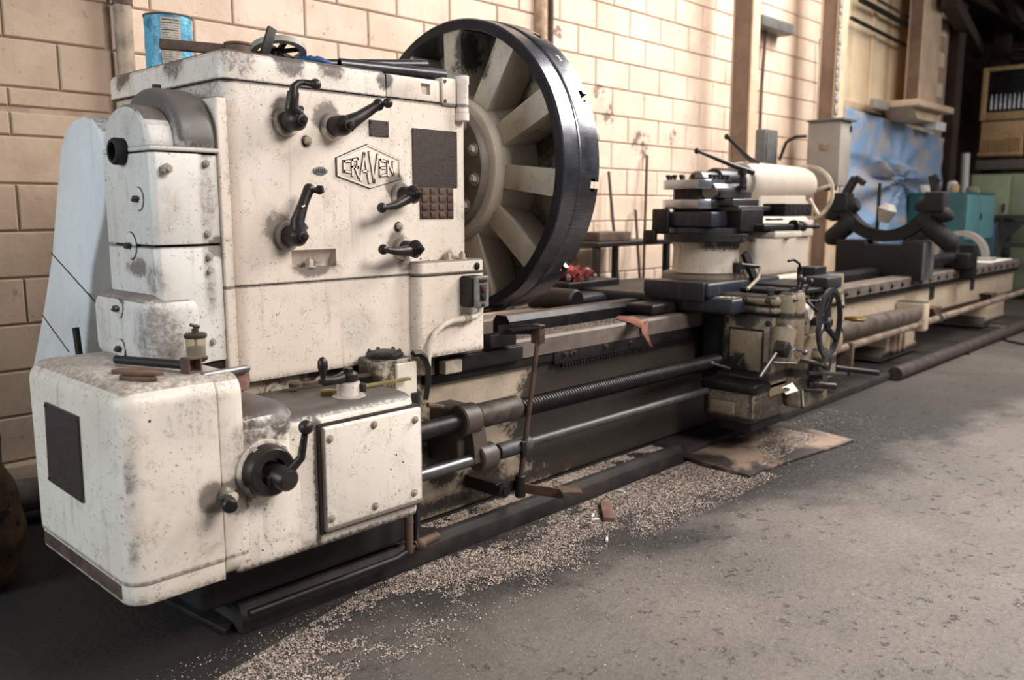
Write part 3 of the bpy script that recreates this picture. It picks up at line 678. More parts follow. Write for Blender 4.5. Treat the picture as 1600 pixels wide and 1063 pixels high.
# recess with a bolt
rp = PT(458, 420, 1, YH); rq = PT(520, 397, 1, YH)
cb = B(); cb.prism([(YH-0.05, rp.z), (YH-0.05, rq.z+0.022), (YH+0.001, rq.z+0.016), (YH+0.014, rq.z+0.010), (YH+0.040, rp.z+0.016), (YH+0.042, rp.z)], 0, rp.x-0.004, rq.x+0.012)
cut(hs, cb)
obj('bolt', bolt_b(((rp.x+rq.x)/2-0.005, YH+0.014, rp.z), UZ, 0.014, 0.020), 'bolt', hs)
lowb = obj('headstock_base', B().pillar(1.20, 1.905, YH-0.003, 2.96, 0.702, 0.9805, 0.045, 0.002), 'headpaint', lat)
obj('base_extension', B().pillar(1.838, 2.150, 2.172, 2.93, 0.698, 0.976, 0.02, 0.002), 'headpaint', lat)
fl_ = obj('base_flange', B().pillar(1.838, 2.142, 2.165, 2.93, 0.978, 1.026, 0.02, 0.005), 'headpaint', lat)
for q in ((700, 407), (722, 408)):
    p = PT(q[0], q[1], 2, 1.035); p = Vector((p.x, 2.275, 1.035))
    p = PT(q[0], q[1]+4, 1, 2.193); p.z = 1.026
    obj('bolt', bolt_b(p, UZ, 0.0125, 0.018), 'bolt', fl_)
obj('bolt', bolt_b((2.10, 2.165, 1.0), NY, 0.009, 0.006), 'rubber', fl_)
# caps
cap = obj('top_cap', B().rbox(1.192, 1.84, YH-0.004, 2.97, 1.50, 1.634, 0.028, 4).clip(2, 1.5515, True).clip(0, 1.752, False), 'cappaint', lat)
rc = obj('top_cover', B().rbox(1.757, 1.985, YH-0.003, 2.95, 1.5525, 1.626, 0.006, 2), 'cappaint', lat)
cut(rc, B().box(1.90, 1.94, YH-0.05, YH+0.012, 1.575, 1.61))
hb = obj('hinge_block', B().rbox(1.99, 2.052, YH-0.010, 2.94, 1.545, 1.638, 0.005, 2), 'headpaint', lat)
for z in (1.56, 1.625): obj('screw', B().cyl((2.0, YH-0.010, z), NY, 0.006, 0.003, 12), 'brown', hb)
obj('hinge_barrel', B().lathe((2.078, YH-0.01, 1.498), (0, 0, 1), [(0, .022), (.003, .025), (.028, .025), (.03, .023), (.122, .023), (.125, .025), (.15, .025), (.154, .021)], 20), 'headpaint', lat)
obj('rear_block', B().rbox(2.055, 2.119, YH+0.01, 2.9, 1.50, 1.60, 0.01), 'headpaint', lat)

# ---- end gear cover
xe = 0.975
core2 = obj('seam_packing', B().box(xe+0.01, 1.19, 2.225, 2.47, 0.75, 1.36), 'seam', lat)
def octo(x0, x1, y0, y1, c): return [(x0, y0+c*0.0), (x0, y1), (x1, y1), (x1, y0+0.012), (x1-0.045, y0+0.012), (x1-0.055, y0), (x0+0.0, y0)]
def cover_b(z0, z1):
    b = B(); pl = [(xe, 2.21), (xe+0.012, 2.198), (1.10, 2.198), (1.125, 2.212), (1.165, 2.212), (1.165, 2.50), (xe, 2.50)]
    return b.prism([(p[0], p[1]) for p in pl], 2, z0, z1)
cv1 = obj('gear_cover', cover_b(1.106, 1.345), 'coverpaint', lat, bevel=0.004)
cv2 = obj('gear_cover', cover_b(0.78, 1.100), 'coverpaint', lat, bevel=0.004)
obj('cover_bulge', B().rbox(xe-0.045, xe+0.12, 2.185, 2.545, 0.78, 0.975, 0.045, 5), 'coverpaint', lat)
obj('mount_strip', B().rbox(1.166, 1.198, 2.205, 2.93, 0.74, 1.5, 0.006), 'headpaint', lat)
# hood: two arched sections
def arch(yc, hw, z0, h, n=22, flat=0.0):
    return [(yc - hw*math.cos(PI*i/n)*(1+0), z0 + h*math.sin(PI*i/n)**(0.75)) for i in range(n+1)]
obj('hood', B().prism(arch(2.355, 0.138, 1.350, 0.125), 0, xe+0.002, 1.055), 'hoodpaint', lat, bevel=0.014, seg=3)
M['hooddark'] = paint('hood_grime_enamel', (196, 190, 182), .8, [((1.12, 2.36, 1.52), .22, 1.0), ((1.12, 2.24, 1.44), .13, .9)], [], topdirt=1.0, oil=(82, 76, 71))
obj('hood', B().prism(arch(2.385, 0.185, 1.350, 0.178), 0, 1.05, 1.165), 'hooddark', lat, bevel=0.022, seg=3)
obj('hood_base', B().rbox(xe, 1.168, 2.198, 2.50, 1.349, 1.362, 0.004), 'hoodpaint', lat)
obj('oil_plug', B().cyl((1.11, 2.43, 1.525), (0, 0, 1), 0.012, 0.02, 12), 'rubber', lat)
pc = PT(191, 237, 0, xe)
obj('port_ring', B().lathe((xe, pc.y, pc.z), NX, [(-0.01, .036), (.022, .036), (.028, .032), (.028, .024), (-0.004, .023)], 28, closed=True), 'rubber', lat)
obj('port_bore', B().cyl((xe-0.003, pc.y, pc.z), NX, 0.0235, 0.001, 24), plain('black_bore', (0.002, 0.002, 0.002, 1), .9, 0, 0, 1, 0), lat)
for q, r in (((217, 311), 0.030), ((205, 384), 0.036), ((186, 482), 0.026), ((190, 545), 0.026)):
    xx = xe if q[1] < 430 else xe-0.045
    p = PT(q[0], q[1], 0, xx)
    d = obj('latch_disc', B().lathe((xx, p.y, p.z), NX, [(-.002, r), (.003, r), (.004, r*.94)], 28), 'coverpaint', lat)
    obj('latch_groove', B().lathe((xx, p.y, p.z), NX, [(0, r*1.06), (.0012, r*1.06), (.0012, r*1.005), (0, r*1.005)], 28, closed=True), 'seam', d)
    lk_ = B().cyl((xx-.003, p.y, p.z), NX, 0.009, 0.012, 12); lk_.bar((xx-.012, p.y-.014, p.z+.004), (xx-.012, p.y+.014, p.z-.004), .008, .006)
    obj('latch', lk_, 'boltdark', d)
for q in ((257, 264),): 
    p = PT(q[0], q[1], 1, 2.198); obj('bolt', bolt_b(p, NY, 0.014, 0.022, False), 'bolt', cv1)
for q in ((320, 256), (322, 366), (325, 402), (326, 424), (331, 534)):
    p = PT(q[0], q[1], 1, 2.212); obj('bolt', bolt_b(p, NY, 0.010 if q[1] != 424 else .007, 0.010, False), 'bolt', cv1 if q[1] < 390 else cv2)
p = PT(333, 145, 1, 2.205)
obj('lug', B().rbox(1.10, 1.145, 2.47, 2.50, 1.45, 1.53, 0.01), 'headpaint', lat)
obj('pocket_block', B().rbox(1.172, 1.1985, 2.24, 2.30, 1.40, 1.49, 0.006), 'headpaint', lat)

# ---- belt guard at the back
_g = [PT(x_, y_, 0, 1.05) for x_, y_ in ((112, 188), (100, 205), (93, 235), (88, 300), (80, 400), (66, 490), (50, 577))]
gp = [(2.655, 1.30), (2.665, 1.37), (2.70, 1.43), (2.76, 1.47), (2.83, 1.485), (2.87, 1.482)] + [(p_.y, p_.z) for p_ in _g] + [(3.55, 0.45), (3.05, 0.45), (2.97, 0.70), (2.84, 1.02), (2.72, 1.18)]
_ = 0
bg_ = thing('belt_guard', 'tall white sheet-metal belt guard leaning behind the left end of the headstock', 'guard', (1.2, 3.0, 0.0))
gb = B().prism(gp, 0, 1.05, 1.42)
obj('shell', gb, 'guard', bg_, bevel=0.012, seg=3)
obj('seam_line', B().bar(PT(80, 395, 0, 1.049), PT(150, 473, 0, 1.049), .003, .004, (1, 0, 0)), 'brown', bg_)
obj('seam_line', B().bar(PT(66, 492, 0, 1.049), PT(108, 550, 0, 1.049), .003, .004, (1, 0, 0)), 'brown', bg_)
obj('leg', B().rbox(1.1, 1.35, 3.08, 3.45, 0.0, 0.46, 0.01), 'guard', bg_)
obj('side_panel', B().rbox(1.30, 1.42, 2.6, 3.2, 0.0, 1.1, 0.01), plain('shaded_guard_brown', srgb(118, 100, 84), 0.7), bg_)
pa = PT(118, 512, 0, 1.0); pb = PT(128, 562, 0, 1.0)
single('flat_bar', B().bar((1.0, pa.y, pa.z), (1.0, pb.y, pb.z-0.10), 0.03, 0.012, (1, 0, 0)), 'rubber', 'black flat bar standing up between belt guard and gearbox', 'bar')

# ---- gearbox
YG = 1.90
gx = [obj('gearbox_housing', B().rbox(0.735, 1.10, YG, 2.52, 0.20, 0.802, 0.052, 6).clip(0, 0.9685, False).clip(2, 0.3365, True), 'gearpaint', lat)]
# square off the skirt
obj('gearbox_skirt', B().rbox(0.737, 1.10, YG+0.002, 2.51, 0.20, 0.60, 0.050, 6).clip(0, 0.968, False).clip(2, 0.288, True).clip(2, 0.3335, False), 'gearpaint', lat)
obj('skirt_band', B().rbox(0.7335, 0.7375, 1.955, 2.46, 0.296, 0.330, 0.001, 1), 'brown', lat)
gy = obj('gearbox_housing', B().rbox(0.85, 1.15, YG+.001, 2.30, 0.284, 0.799, 0.050, 6).clip(0, 0.9715, True).clip(0, 1.035, False), 'gearpaint', lat, bevel=.004)
gm = obj('gearbox_housing', B().rbox(1.02, 1.215, YG+0.002, 2.25, 0.283, 0.706, 0.075, 7), 'gearpaint2', lat)
gr = obj('gearbox_housing', B().rbox(1.13, 1.605, YG+0.006, 2.25, 0.280, 0.668, 0.045, 6), 'gearpaint2', lat)
obj('gearbox_corner', B().rbox(1.13, 1.603, YG+0.010, 2.25, 0.281, 0.50, 0.018, 3), 'gearpaint2', lat)
obj('gearbox_corner', B().rbox(1.0, 1.2, YG+0.004, 2.25, 0.285, 0.50, 0.015, 3), 'gearpaint2', lat)
# door with frame shadow line and bolts
da = PT(502, 672, 1, YG); db = PT(655, 822, 1, YG)
dz1 = 0.622; dz0 = 0.328; dx0 = 1.256; dx1 = 1.598
obj('door_shadow_line', B().rbox(dx0-0.008, dx1+0.004, YG-0.002, YG+0.02, dz0-0.008, dz1+0.008, 0.006), 'seam', lat)  # dark strip around the door, standing in for its shadow line
dr = obj('gearbox_door', B().rbox(dx0, dx1+0.002, YG-0.016, YG+0.004, dz0, dz1, 0.007, 3), 'doorpaint', lat)
for q in ((515, 686), (584, 664), (648, 656), (516, 811), (586, 791), (647, 770)):
    p = PT(q[0], q[1], 1, YG-0.016); obj('bolt', bolt_b((min(max(p.x, dx0+.016), dx1-.014), YG-0.016, p.z), NY, 0.0078, 0.007), 'bolt', dr)
# data plate on the end
pl = [PT(73, 628, 0, 0.735), PT(124, 651, 0, 0.735), PT(133, 786, 0, 0.735), PT(80, 750, 0, 0.735)]
def plate_mat(name, col, rows):
    k = N(name); z = k.sep(k.pos)[2]
    w = k.math('SINE', k.math('MULTIPLY', z, rows)); nn = k.noise(120, 2, .5)
    c = k.mix(k.math('MULTIPLY', k.math('MULTIPLY', k.step(w, .1, .5), k.step(nn, .4, .6)), 0.6), srgb(*col), srgb(col[0]*1.6, col[1]*1.55, col[2]*1.5))
    k.bump(k.noise(90, 3), .2, .002); return k.fin(c, 0.5, 0.3)
M['plate'] = plate_mat('dark_data_plate', (62, 53, 50), 900)
pb_ = B(); fx = 0.7285
pb_.add([(fx, p.y, p.z) for p in pl] + [(0.7345, p.y, p.z) for p in pl], [(0,1,2,3), (7,6,5,4), (0,4,5,1), (1,5,6,2), (2,6,7,3), (3,7,4,0)])
dpl = obj('data_plate', pb_, 'plate', lat, label='tall dark engraved plate on the gearbox end')
for p in pl: obj('screw', B().cyl((fx, p.y + (0.008 if p.y < 2.15 else -0.008), p.z + (0.008 if p.z < 0.6 else -0.008)), NX, 0.004, 0.003, 8), 'brown', dpl)

# selector dial + ball lever on the gearbox
c0 = Vector((1.085, YG, 0.547))
dial = obj('selector_dial', B().lathe(c0, NY, [(-.005, .078), (.008, .078), (.012, .072)], 40), 'gearpaint', lat)
for a_ in (215, 290, 40, 120): obj('bolt', bolt_b(c0 + Vector((.062*math.cos(math.radians(a_)), -.012, .062*math.sin(math.radians(a_)))), NY, 0.009, 0.008), 'bolt', dial)
sd = B(); n_ = 26
for zz, ro in ((0.012, .060), (0.045, .054)): pass
sd.lathe(c0 + NY*0.012, NY, [(0, .068), (.030, .064), (.036, .058), (.036, .036), (.0, .036)], 36, closed=True)
obj('selector_sleeve', sd, 'lever', dial)
obj('selector_window', B().rbox(c0.x-0.02, c0.x+0.03, YG-0.055, YG-0.02, c0.z-0.036, c0.z-0.004, 0.006), 'rubber', dial)
obj('selector_stub', B().lathe(c0 + NY*0.01 + Vector((.010, 0, -.01)), (0.12, -1, -.08), [(0, .030), (.075, .030), (.082, .025)], 24), 'lever', dial)
lv = obj('ball_lever', B().tube([c0 + Vector((.02, -.075, -.003)), c0 + Vector((.055, -.088, .035)), PT(476, 680, 1, YG-.10)], [.013, .011, .009], 12), 'lever', lat)
obj('ball_knob', B().sph(PT(478, 668, 1, YG-.10), 0.019, 18), 'lever', lv)
obj('pointer_knob', B().tube([c0 + Vector((.06, -.03, .0)), c0 + Vector((.086, -.035, .012))], [.012, .008], 10), 'lever', dial)
# small spring knob, left low
s0 = PT(352, 772, 1, YG)
kn = obj('plunger', B().lathe(s0 + NY*0.0, NY, [(-.004, .022), (.018, .020), (.02, .014), (.04, .014)], 20), 'gearpaint', lat)
obj('plunger_arm', B().bar(s0 + Vector((.025, -.02, 0)), s0 + Vector((-.04, -.045, .0)), .016, .018), 'boltdark', kn)
obj('plunger_knob', B().lathe(s0 + Vector((-.012, -.035, -.002)), (-.4, -1, -.1), [(0, .010), (.02, .012), (.022, .017), (.045, .018), (.048, .015)], 18), 'lever', kn)

# crank on top of the gearbox
cr = PT(545, 618, 1, 2.02); cr = PT(545, 619, 2, 0.667); cr.z = 0.664
cb0 = obj('crank_boss', B().lathe(cr, UZ, [(0, .048), (.006, .048), (.008, .034), (.045, .033), (.047, .027), (.06, .026)], 28), 'gearpaint', lat)
obj('crank_lock', B().rbox(cr.x+0.018, cr.x+0.034, cr.y-0.040, cr.y-0.022, .68, .705, .003), 'rubber', cb0)
kp = PT(505, 596, 1, 1.99)
obj('crank_arm', B().tube([cr + Vector((0, 0, .06)), Vector((kp.x+.03, cr.y-.01, .722)), Vector((kp.x, 1.99, kp.z))], [.018, .012, .014], 12), 'lever', cb0)
obj('crank_nut', hexnut(cr + Vector((0, 0, .072)), UZ, .015, .014), 'lever', cb0)
obj('crank_hub', B().lathe(cr + Vector((0, 0, .048)), UZ, [(0, .028), (.02, .028), (.026, .022)], 22), 'lever', cb0)
ch = obj('crank_grip', B().lathe((kp.x, 1.99, kp.z-.006), UZ, [(0, .013), (.012, .013), (.014, .007), (.02, .008), (.045, .0145), (.062, .014), (.072, .008), (.075, .002)], 18), 'lever', lat)
# gear change tower beside it
tw = obj('oil_tower', B().rbox(1.60, 1.73, 2.08, 2.20, 0.30, 0.735, 0.010, 3), 'bedpaint', lat)
tw2 = obj('tower_front', B().rbox(1.655, 1.735, 2.065, 2.079, 0.42, 0.72, 0.004), 'cream', lat)
obj('tower_cap', B().lathe((1.665, 2.14, .735), UZ, [(0, .060), (.010, .060), (.016, .05), (.020, .03)], 26), 'black', lat)
for i in range(6):
    a_ = i*PI/3+.3; obj('bolt', bolt_b((1.665+.048*math.cos(a_), 2.14+.048*math.sin(a_), .746), UZ, .007, .008), 'boltdark', lat)
pts = [PT(x, y, 1, 2.06) for x, y in ((645, 553), (655, 552), (664, 560), (669, 575), (669, 600), (665, 625))]
obj('strap_bar', B().tube(pts, [.012]*6, 4), 'black', lat)
obj('pin', B().tube([PT(668, 633, 1, 2.05), PT(692, 636, 1, 2.05)], .0085, 10), 'brown', lat)

# ---- levers on the headstock
def hub(px, py, r=0.030, d=0.066, boss=0.043):
    c = PT(px, py, 1, YH)
    o = obj('shift_lever', B().lathe(c, NY, [(-.004, boss), (.012, boss), (.018, boss*.9)], 30), 'headpaint', lat)
    obj('hub', B().lathe(c + NY*0.016, NY, [(0, r), (d*.75, r), (d*.9, r*.8), (d, r*.62)], 28), 'lever', o)
    obj('nut', B().lathe(c + NY*(0.016+d), NY, [(0, r*.52), (.010, r*.5), (.011, r*.3), (.022, r*.28), (.024, r*.2)], 18), 'lever', o)
    return c, o
def arm(o, pts, rs, name='arm', n=12): return obj(name, B().tube(pts, rs, n), 'lever', o)
# 1 cranked over to the right
c, o = hub(446, 190); Y = YH-.065
a1 = PT(460, 140, 1, Y); e1 = PT(488, 131, 1, Y-.02)
arm(o, [c+Vector((.0, -.06, .02)), PT(455, 168, 1, Y), a1 - Vector((.004, 0, .008))], [.026, .020, .017])
arm(o, [a1 - Vector((.002, 0, .014)), PT(459, 136, 1, Y), PT(466, 130, 1, Y), PT(475, 129, 1, Y), e1], [.014, .012, .010, .0095, .010], 'handle')
obj('knob', B().sph(PT(493, 132, 1, Y-.02), .0165), 'lever', o)
# 2 to the upper right
c, o = hub(518, 198)
arm(o, [c+Vector((.015, -.06, .005)), PT(560, 184, 1, Y), PT(588, 166, 1, Y)], [.027, .019, .015])
obj('knob', B().sph(PT(591, 164, 1, Y), .0185), 'lever', o)
arm(o, [PT(591, 164, 1, Y), PT(606, 161, 1, Y-.03)], [.008, .008], 'handle'); obj('knob', B().sph(PT(606, 161, 1, Y-.03), .0155), 'lever', o)
# 3 lower left
c, o = hub(448, 368)
arm(o, [c+Vector((.004, -.06, .02)), PT(465, 345, 1, Y), PT(474, 318, 1, Y), PT(482, 297, 1, Y)], [.028, .020, .015, .016])
obj('knob', B().sph(PT(483, 296, 1, Y), .0175), 'lever', o)
obj('handle', B().tube([PT(484, 297, 1, Y), PT(492, 298, 1, Y-.02), PT(498, 297, 1, Y-.03), PT(505, 296, 1, Y-.04)], [.006, .007, .014, .011], 14), 'lever', o)
obj('detent_pin', B().tube([PT(471, 324, 1, Y-.015), PT(476, 322, 1, Y-.015)], .005, 8), 'steel', o)
# 4, 5 short handles to the left
for (hx, hy), (kx, ky) in (((625, 304), (597, 325)), ((628, 388), (599, 390))):
    c, o = hub(hx, hy, .026, .070, .038)
    obj('cone', B().lathe(c + NY*0.05, NY, [(0, .026), (.02, .030), (.042, .016)], 20), 'lever', o)
    k2 = PT(kx, ky, 1, YH-.085)
    mid = PT(hx-9, hy+ (18 if hy < 350 else 5), 1, YH-.085)
    arm(o, [c+Vector((0, -.06, -.006)), mid, k2], [.020, .013, .008], 'handle')
    obj('knob', B().sph(k2, .0165), 'lever', o)
for q in ((478, 220), (622, 354)): p = PT(q[0], q[1], 1, YH); obj('hex_plug', bolt_b(p, NY, .0125, .014, False), 'bolt', obj('plug_washer', B().cyl(p, NY, .016, .0025), 'boltdark', hs)) if 0 else (obj('hex_plug', bolt_b(p, NY, .0125, .014, False), 'bolt', hs), obj('plug_seat', B().cyl(p, NY, .0155, .002), 'boltdark', hs))

# plates and badge
def fplate(x0, y0, x1, y1, name, mat, lab, scr=True, th=.004, yv=YH, extra=0):
    a = PT(x0, (y0), 1, yv); b2 = PT(x1, y1, 1, yv)
    o = obj(name, B().rbox(a.x, b2.x, yv-th, yv+.002, b2.z, a.z, .0015, 1), mat, lat, label=lab)
    if scr:
        for x in (a.x+.007, b2.x-.007):
            for z in (a.z-.007, b2.z+.007): obj('screw', B().cyl((x, yv-th, z), NY, .0035, .0025, 8), 'brown', o)
    return o, a, b2
fplate(576, 187, 607, 215, 'name_plate', 'plate', 'small dark rectangular plate')
fplate(643, 200, 714, 294, 'data_plate', 'plate', 'large dark chart plate on the headstock')
o, a, b2 = fplate(655, 292, 708, 342, 'dimple_plate', 'brown', 'brown plate with pressed dimples', False)
for i in range(4):
    for j in range(4):
        x = a.x + (i+.5)*(b2.x-a.x)/4; z = b2.z + (j+.5)*(a.z-b2.z)/4
        obj('dimple', B().rbox(x-.012, x+.012, YH-.008, YH-.0035, z-.010, z+.010, .004, 2), 'brown', o)
oc = PT(500, 267, 1, YH); ov = B()
ov.ring([[(oc.x+.026*sx*math.cos(2*PI*i/28), YH-t, oc.z+.0125*sx*math.sin(2*PI*i/28)) for i in range(28)] for t, sx in ((0, 1), (.003, 1), (.004, .92))])
ovo = obj('oval_plate', ov, plain('grey_cast_oval', srgb(128, 126, 128), .5, .3), lat, label='small grey oval plate')
for i in range(5):
    x = oc.x-.014+i*.007; obj('raised_stroke', B().box(x-.0012, x+.0012, YH-.0055, YH-.004, oc.z-.006, oc.z+.006), 'boltdark', ovo)
# hexagonal cast badge: raised rim and raised letters
hexp = [PT(x, y, 1, YH) for x, y in ((573, 226), (625, 250), (626, 279), (577, 294), (526, 275), (525, 247))]
cx_ = sum(p.x for p in hexp)/6; cz_ = sum(p.z for p in hexp)/6
bd = obj('maker_badge', B().prism([(p.x, p.z) for p in hexp][::-1], 1, YH-.0035, YH+.001), 'headpaint', lat, bevel=.001)
def poly_rim(pts, w, y0, y1):
    c = Vector((cx_, 0, cz_)); b = B(); n = len(pts)
    outer = [Vector((p.x, 0, p.z)) for p in pts]; inner = [c + (p-c)*(1-w) for p in outer]
    b.ring([[(p.x, y0, p.z) for p in outer], [(p.x, y1, p.z) for p in outer], [(p.x, y1, p.z) for p in inner], [(p.x, y0, p.z) for p in inner]], closed=True); return b
rimdark = poly_rim([type('o', (), dict(x=cx_+(p.x-cx_)*1.035, z=cz_+(p.z-cz_)*1.035))() for p in hexp], .03, YH-.0005, YH-.0015)
obj('rim_grime', rimdark, 'seam', bd)
obj('badge_rim', poly_rim(hexp, .07, YH-.003, YH-.0065), 'headpaint', bd)
def zlim(x):                 # half height of the letters at x: tall in the middle
    t = abs(x-cx_)/(.5*(hexp[1].x-hexp[5].x)); return .044 - .026*min(1, t)
lw = (hexp[1].x-hexp[5].x)*.84; lx0 = cx_-lw/2
GL = {'C': [[(.9,.85),(.15,.85),(.15,.15),(.9,.15)]], 'R': [[(.1,0),(.1,.9),(.85,.9),(.85,.5),(.1,.5)],[(.45,.5),(.95,0)]], 'A': [[(-.05,-.12),(.5,1.1),(1.05,-.12)],[(.2,.32),(.8,.32)]],
      'V': [[(-.05,1.1),(.5,-.12),(1.05,1.1)]], 'E': [[(.9,.9),(.15,.9),(.15,.1),(.9,.1)],[(.15,.5),(.75,.5)]], 'N': [[(.1,.05),(.1,.9),(.85,.1),(.85,.95)]]}
cw = [.15, .16, .18, .17, .15, .17]; xo = 0
for ch_, w_ in zip('CRAVEN', cw):
    for lay, ww, mt, nm, y0, y1 in ((0, .0105, 'seam', 'letter_outline', .0034, .0046), (1, .0062, 'headpaint', 'letter', .0034, .0080)):
        b = B()
        for ln in GL[ch_]:
            q = []
            for u, v in ln:
                x = lx0 + (xo + w_*(.08+.84*u))*lw; q.append(Vector((x, 0, cz_ + (v-.5)*2*zlim(x)*.86)))
            for i in range(len(q)-1):
                d = (q[i+1]-q[i]).normalized()
                p_, q_ = q[i]-d*ww*.5, q[i+1]+d*ww*.5
                b.bar(p_ + Vector((0, YH-(y0+y1)/2, 0)), q_ + Vector((0, YH-(y0+y1)/2, 0)), ww, y1-y0, (0, 1, 0))
        obj(nm, b, mt, bd)
    xo += w_

# push-button station and conduit
sa = PT(727, 430, 1, 2.14); ps = obj('push_button_station', B().rbox(sa.x+.002, sa.x+.075, 2.116, 2.172, .862, .970, .008), 'black', lat)
ps2 = obj('station_face', B().rbox(sa.x+.012, sa.x+.078, 2.100, 2.1155, .860, .972, .007, 3), plain('station_grey', srgb(128, 124, 120), .45, .2), ps)
mx = sa.x+.045
obj('label_slot', B().rbox(mx-.018, mx+.018, 2.096, 2.0998, .950, .961, .003), 'boltdark', ps)
obj('button_well', B().rbox(mx-.014, mx+.014, 2.0965, 2.0998, .884, .940, .012, 3), 'rubber', ps)
obj('button', B().cyl((mx, 2.0965, .925), NY, .010, .006, 16, .002), plain('red_button', srgb(96, 40, 44), .4), ps, label='dull red button')
obj('button', B().cyl((mx, 2.0965, .900), NY, .010, .006, 16, .002), 'rubber', ps, label='black button')
obj('latch', B().rbox(mx-.006, mx+.006, 2.096, 2.0998, .864, .876, .002), 'boltdark', ps)
cp = [PT(x, y, 1, 2.150) for x, y in ((752, 474), (750, 488), (742, 495), (726, 498), (708, 501), (693, 508), (680, 521), (672, 540), (669, 560), (668, 585))]
obj('conduit', B().tube(cp, [.011, .011, .011, .012, .0105, .0105, .0105, .0105, .0105, .0105], 12), 'cream', lat)
obj('conduit_coupling', B().tube([cp[3]+Vector((-.006, 0, 0)), cp[3]+Vector((.022, 0, .001))], .0155, 14), 'bolt', lat)

# ---- faceplate
FX, FY, FZ = 2.40, 2.605, 1.357
fc = Vector((FX, FY, FZ))
M['rim'] = metal('polished_rim_steel', (120, 119, 124), 0.27, 1.4, .97)
M['rimface'] = plain('dark_blued_rim_face', srgb(34, 34, 42), 0.38, 0.5, .2)
rim = obj('faceplate_rim', B().lathe(fc, PXV, [(.002, .543), (.002, .580), (.006, .585), (.085, .5865), (.088, .590), (.097, .592), (.198, .592), (.202, .586), (.202, .543)], 128, closed=True), 'rim', lat, ang=30)
obj('rim_back_face', B().lathe(fc, PXV, [(-.001, .545), (-.001, .579), (.0019, .579), (.0019, .545)], 128, closed=True), 'rimface', lat)
slots = [26 + 32.73*k_ for k_ in range(11)]
sb_ = []
for a_ in slots:
    t_ = math.radians(a_); d = Vector((0, -math.cos(t_), math.sin(t_))); n_ = Vector((0, math.sin(t_), math.cos(t_)))
    b = B(); b.obox(fc + PXV*.19 + d*.46, PXV, d, n_, .030, .17, .013); b.obox(fc + PXV*.165 + d*.46, PXV, d, n_, .012, .17, .024); sb_.append(b)
cb_ = B()
for b in sb_: cb_.add(b.v, b.f)
def cut_multi(o, bs):
    for b in bs: cut(o, b)
M['discback'] = paint('faceplate_pocket_enamel', (150, 136, 118), 1.0, [((2.54, 2.5, 1.75), .30, 1.0), ((2.54, 2.2, 1.5), .22, .7), ((2.54, 2.3, 1.0), .35, .55)], [], oil=(36, 30, 26))
obj('faceplate_disc', B().lathe(fc, PXV, [(.165, .06), (.165, .545), (.199, .545), (.199, .06)], 96, closed=True), 'discback', lat)
for b, a_ in zip(sb_, slots):
    if -130 < (a_+180) % 360-180 < 130:
        m1 = B(); 
        cut(rim, B().add(b.v[:8], b.f[:6])); cut(rim, B().add(b.v[8:], b.f[:6]))
hubp = [(-.05, .10), (-.05, .275), (-.045, .285), (-.012, .290), (-.002, .283), (.01, .285), (.15, .315), (.166, .315), (.166, .10)]
obj('faceplate_hub', B().lathe(fc, PXV, hubp, 72, closed=True), 'spokepaint', lat)
flg = obj('spindle_flange', B().lathe(fc, PXV, [(-.085, .05), (-.085, .245), (-.078, .252), (-.051, .256), (-.051, .05)], 60, closed=True), plain('grey_flange_paint', srgb(112, 102, 92), .55, .1, .2, 9), lat)
obj('spindle_nose', B().lathe(fc, PXV, [(-.30, .12), (-.086, .12)], 40), 'black', lat)
for i in range(12):
    t_ = math.radians(18 + 30*i); d = Vector((0, -math.cos(t_), math.sin(t_)))
    if d.y > 0.3: continue
    obj('stud', bolt_b(fc + PXV*(-.085) + d*.215, NX, .017, .018), 'bolt', flg)
for a_ in slots:
    t_ = math.radians(a_); d = Vector((0, -math.cos(t_), math.sin(t_))); n_ = Vector((0, math.sin(t_), math.cos(t_)))
    hw = .040
    b = B(); w0 = .030
    P_ = []
    for r_, xa, hh in ((.275, .006, .046), (.545, .010, .052)):
        for xx in (xa, .167):
            for sg in (-1, 1): P_.append(fc + PXV*xx + d*r_ + n_*sg*hh)
    b.add(P_, [(0,1,3,2), (4,6,7,5), (0,4,5,1), (2,3,7,6), (0,2,6,4), (1,5,7,3)])
    obj('faceplate_rib', b, 'spokepaint', lat, bevel=.006)
# chalk 3 on the rim
tb = text_b('3', .05, .0004); Mx = Matrix.Identity(4)
t_ = math.radians(43); d = Vector((0, -math.cos(t_), math.sin(t_))); n_ = Vector((0, math.sin(t_), math.cos(t_)))
tb.v = [tuple(fc + PXV*(.15 + v[0]) + n_*v[1] + d*(.5918+v[2])) for v in tb.v]
obj('chalk_mark', tb, 'white', lat)

# ---- shafts in front of the bed
M['feed'] = plain('dull_feed_rod', srgb(82, 80, 80), .5, .5, .25, 30)
ls = obj('lead_screw', B().tube([(2.18, 2.15, .458), (3.78, 2.15, .452)], .030, 20), 'oilmetal', lat)
th_ = B(); turns = 92; pr = 16; x0_, x1_ = 2.30, 3.76; rings = []
for i in range(turns*2+1):
    x = x0_ + (x1_-x0_)*i/(turns*2); r_ = .034 if i % 2 else .0275
    rings.append([(x, 2.15 + r_*math.cos(2*PI*j/pr), .457 - .003*(x-2.3) + r_*math.sin(2*PI*j/pr)) for j in range(pr)])
th_.ring(rings); obj('screw_thread', th_, 'oilmetal', lat, ang=20)
obj('screw_sleeve', B().lathe((2.075, 2.15, .462), PXV, [(0, .043), (.004, .046), (.21, .046), (.214, .042)], 28), plain('sleeve_grimy', srgb(84, 74, 68), .5, .4, .4, 20), lat)
obj('coupling_shaft', B().tube([(1.62, 2.15, .455), (2.05, 2.15, .458)], .031, 20), 'oilmetal', lat)
obj('feed_rod', B().tube([(2.1, 2.12, .322), (4.7, 2.12, .322)], .0175, 16), 'feed', lat)

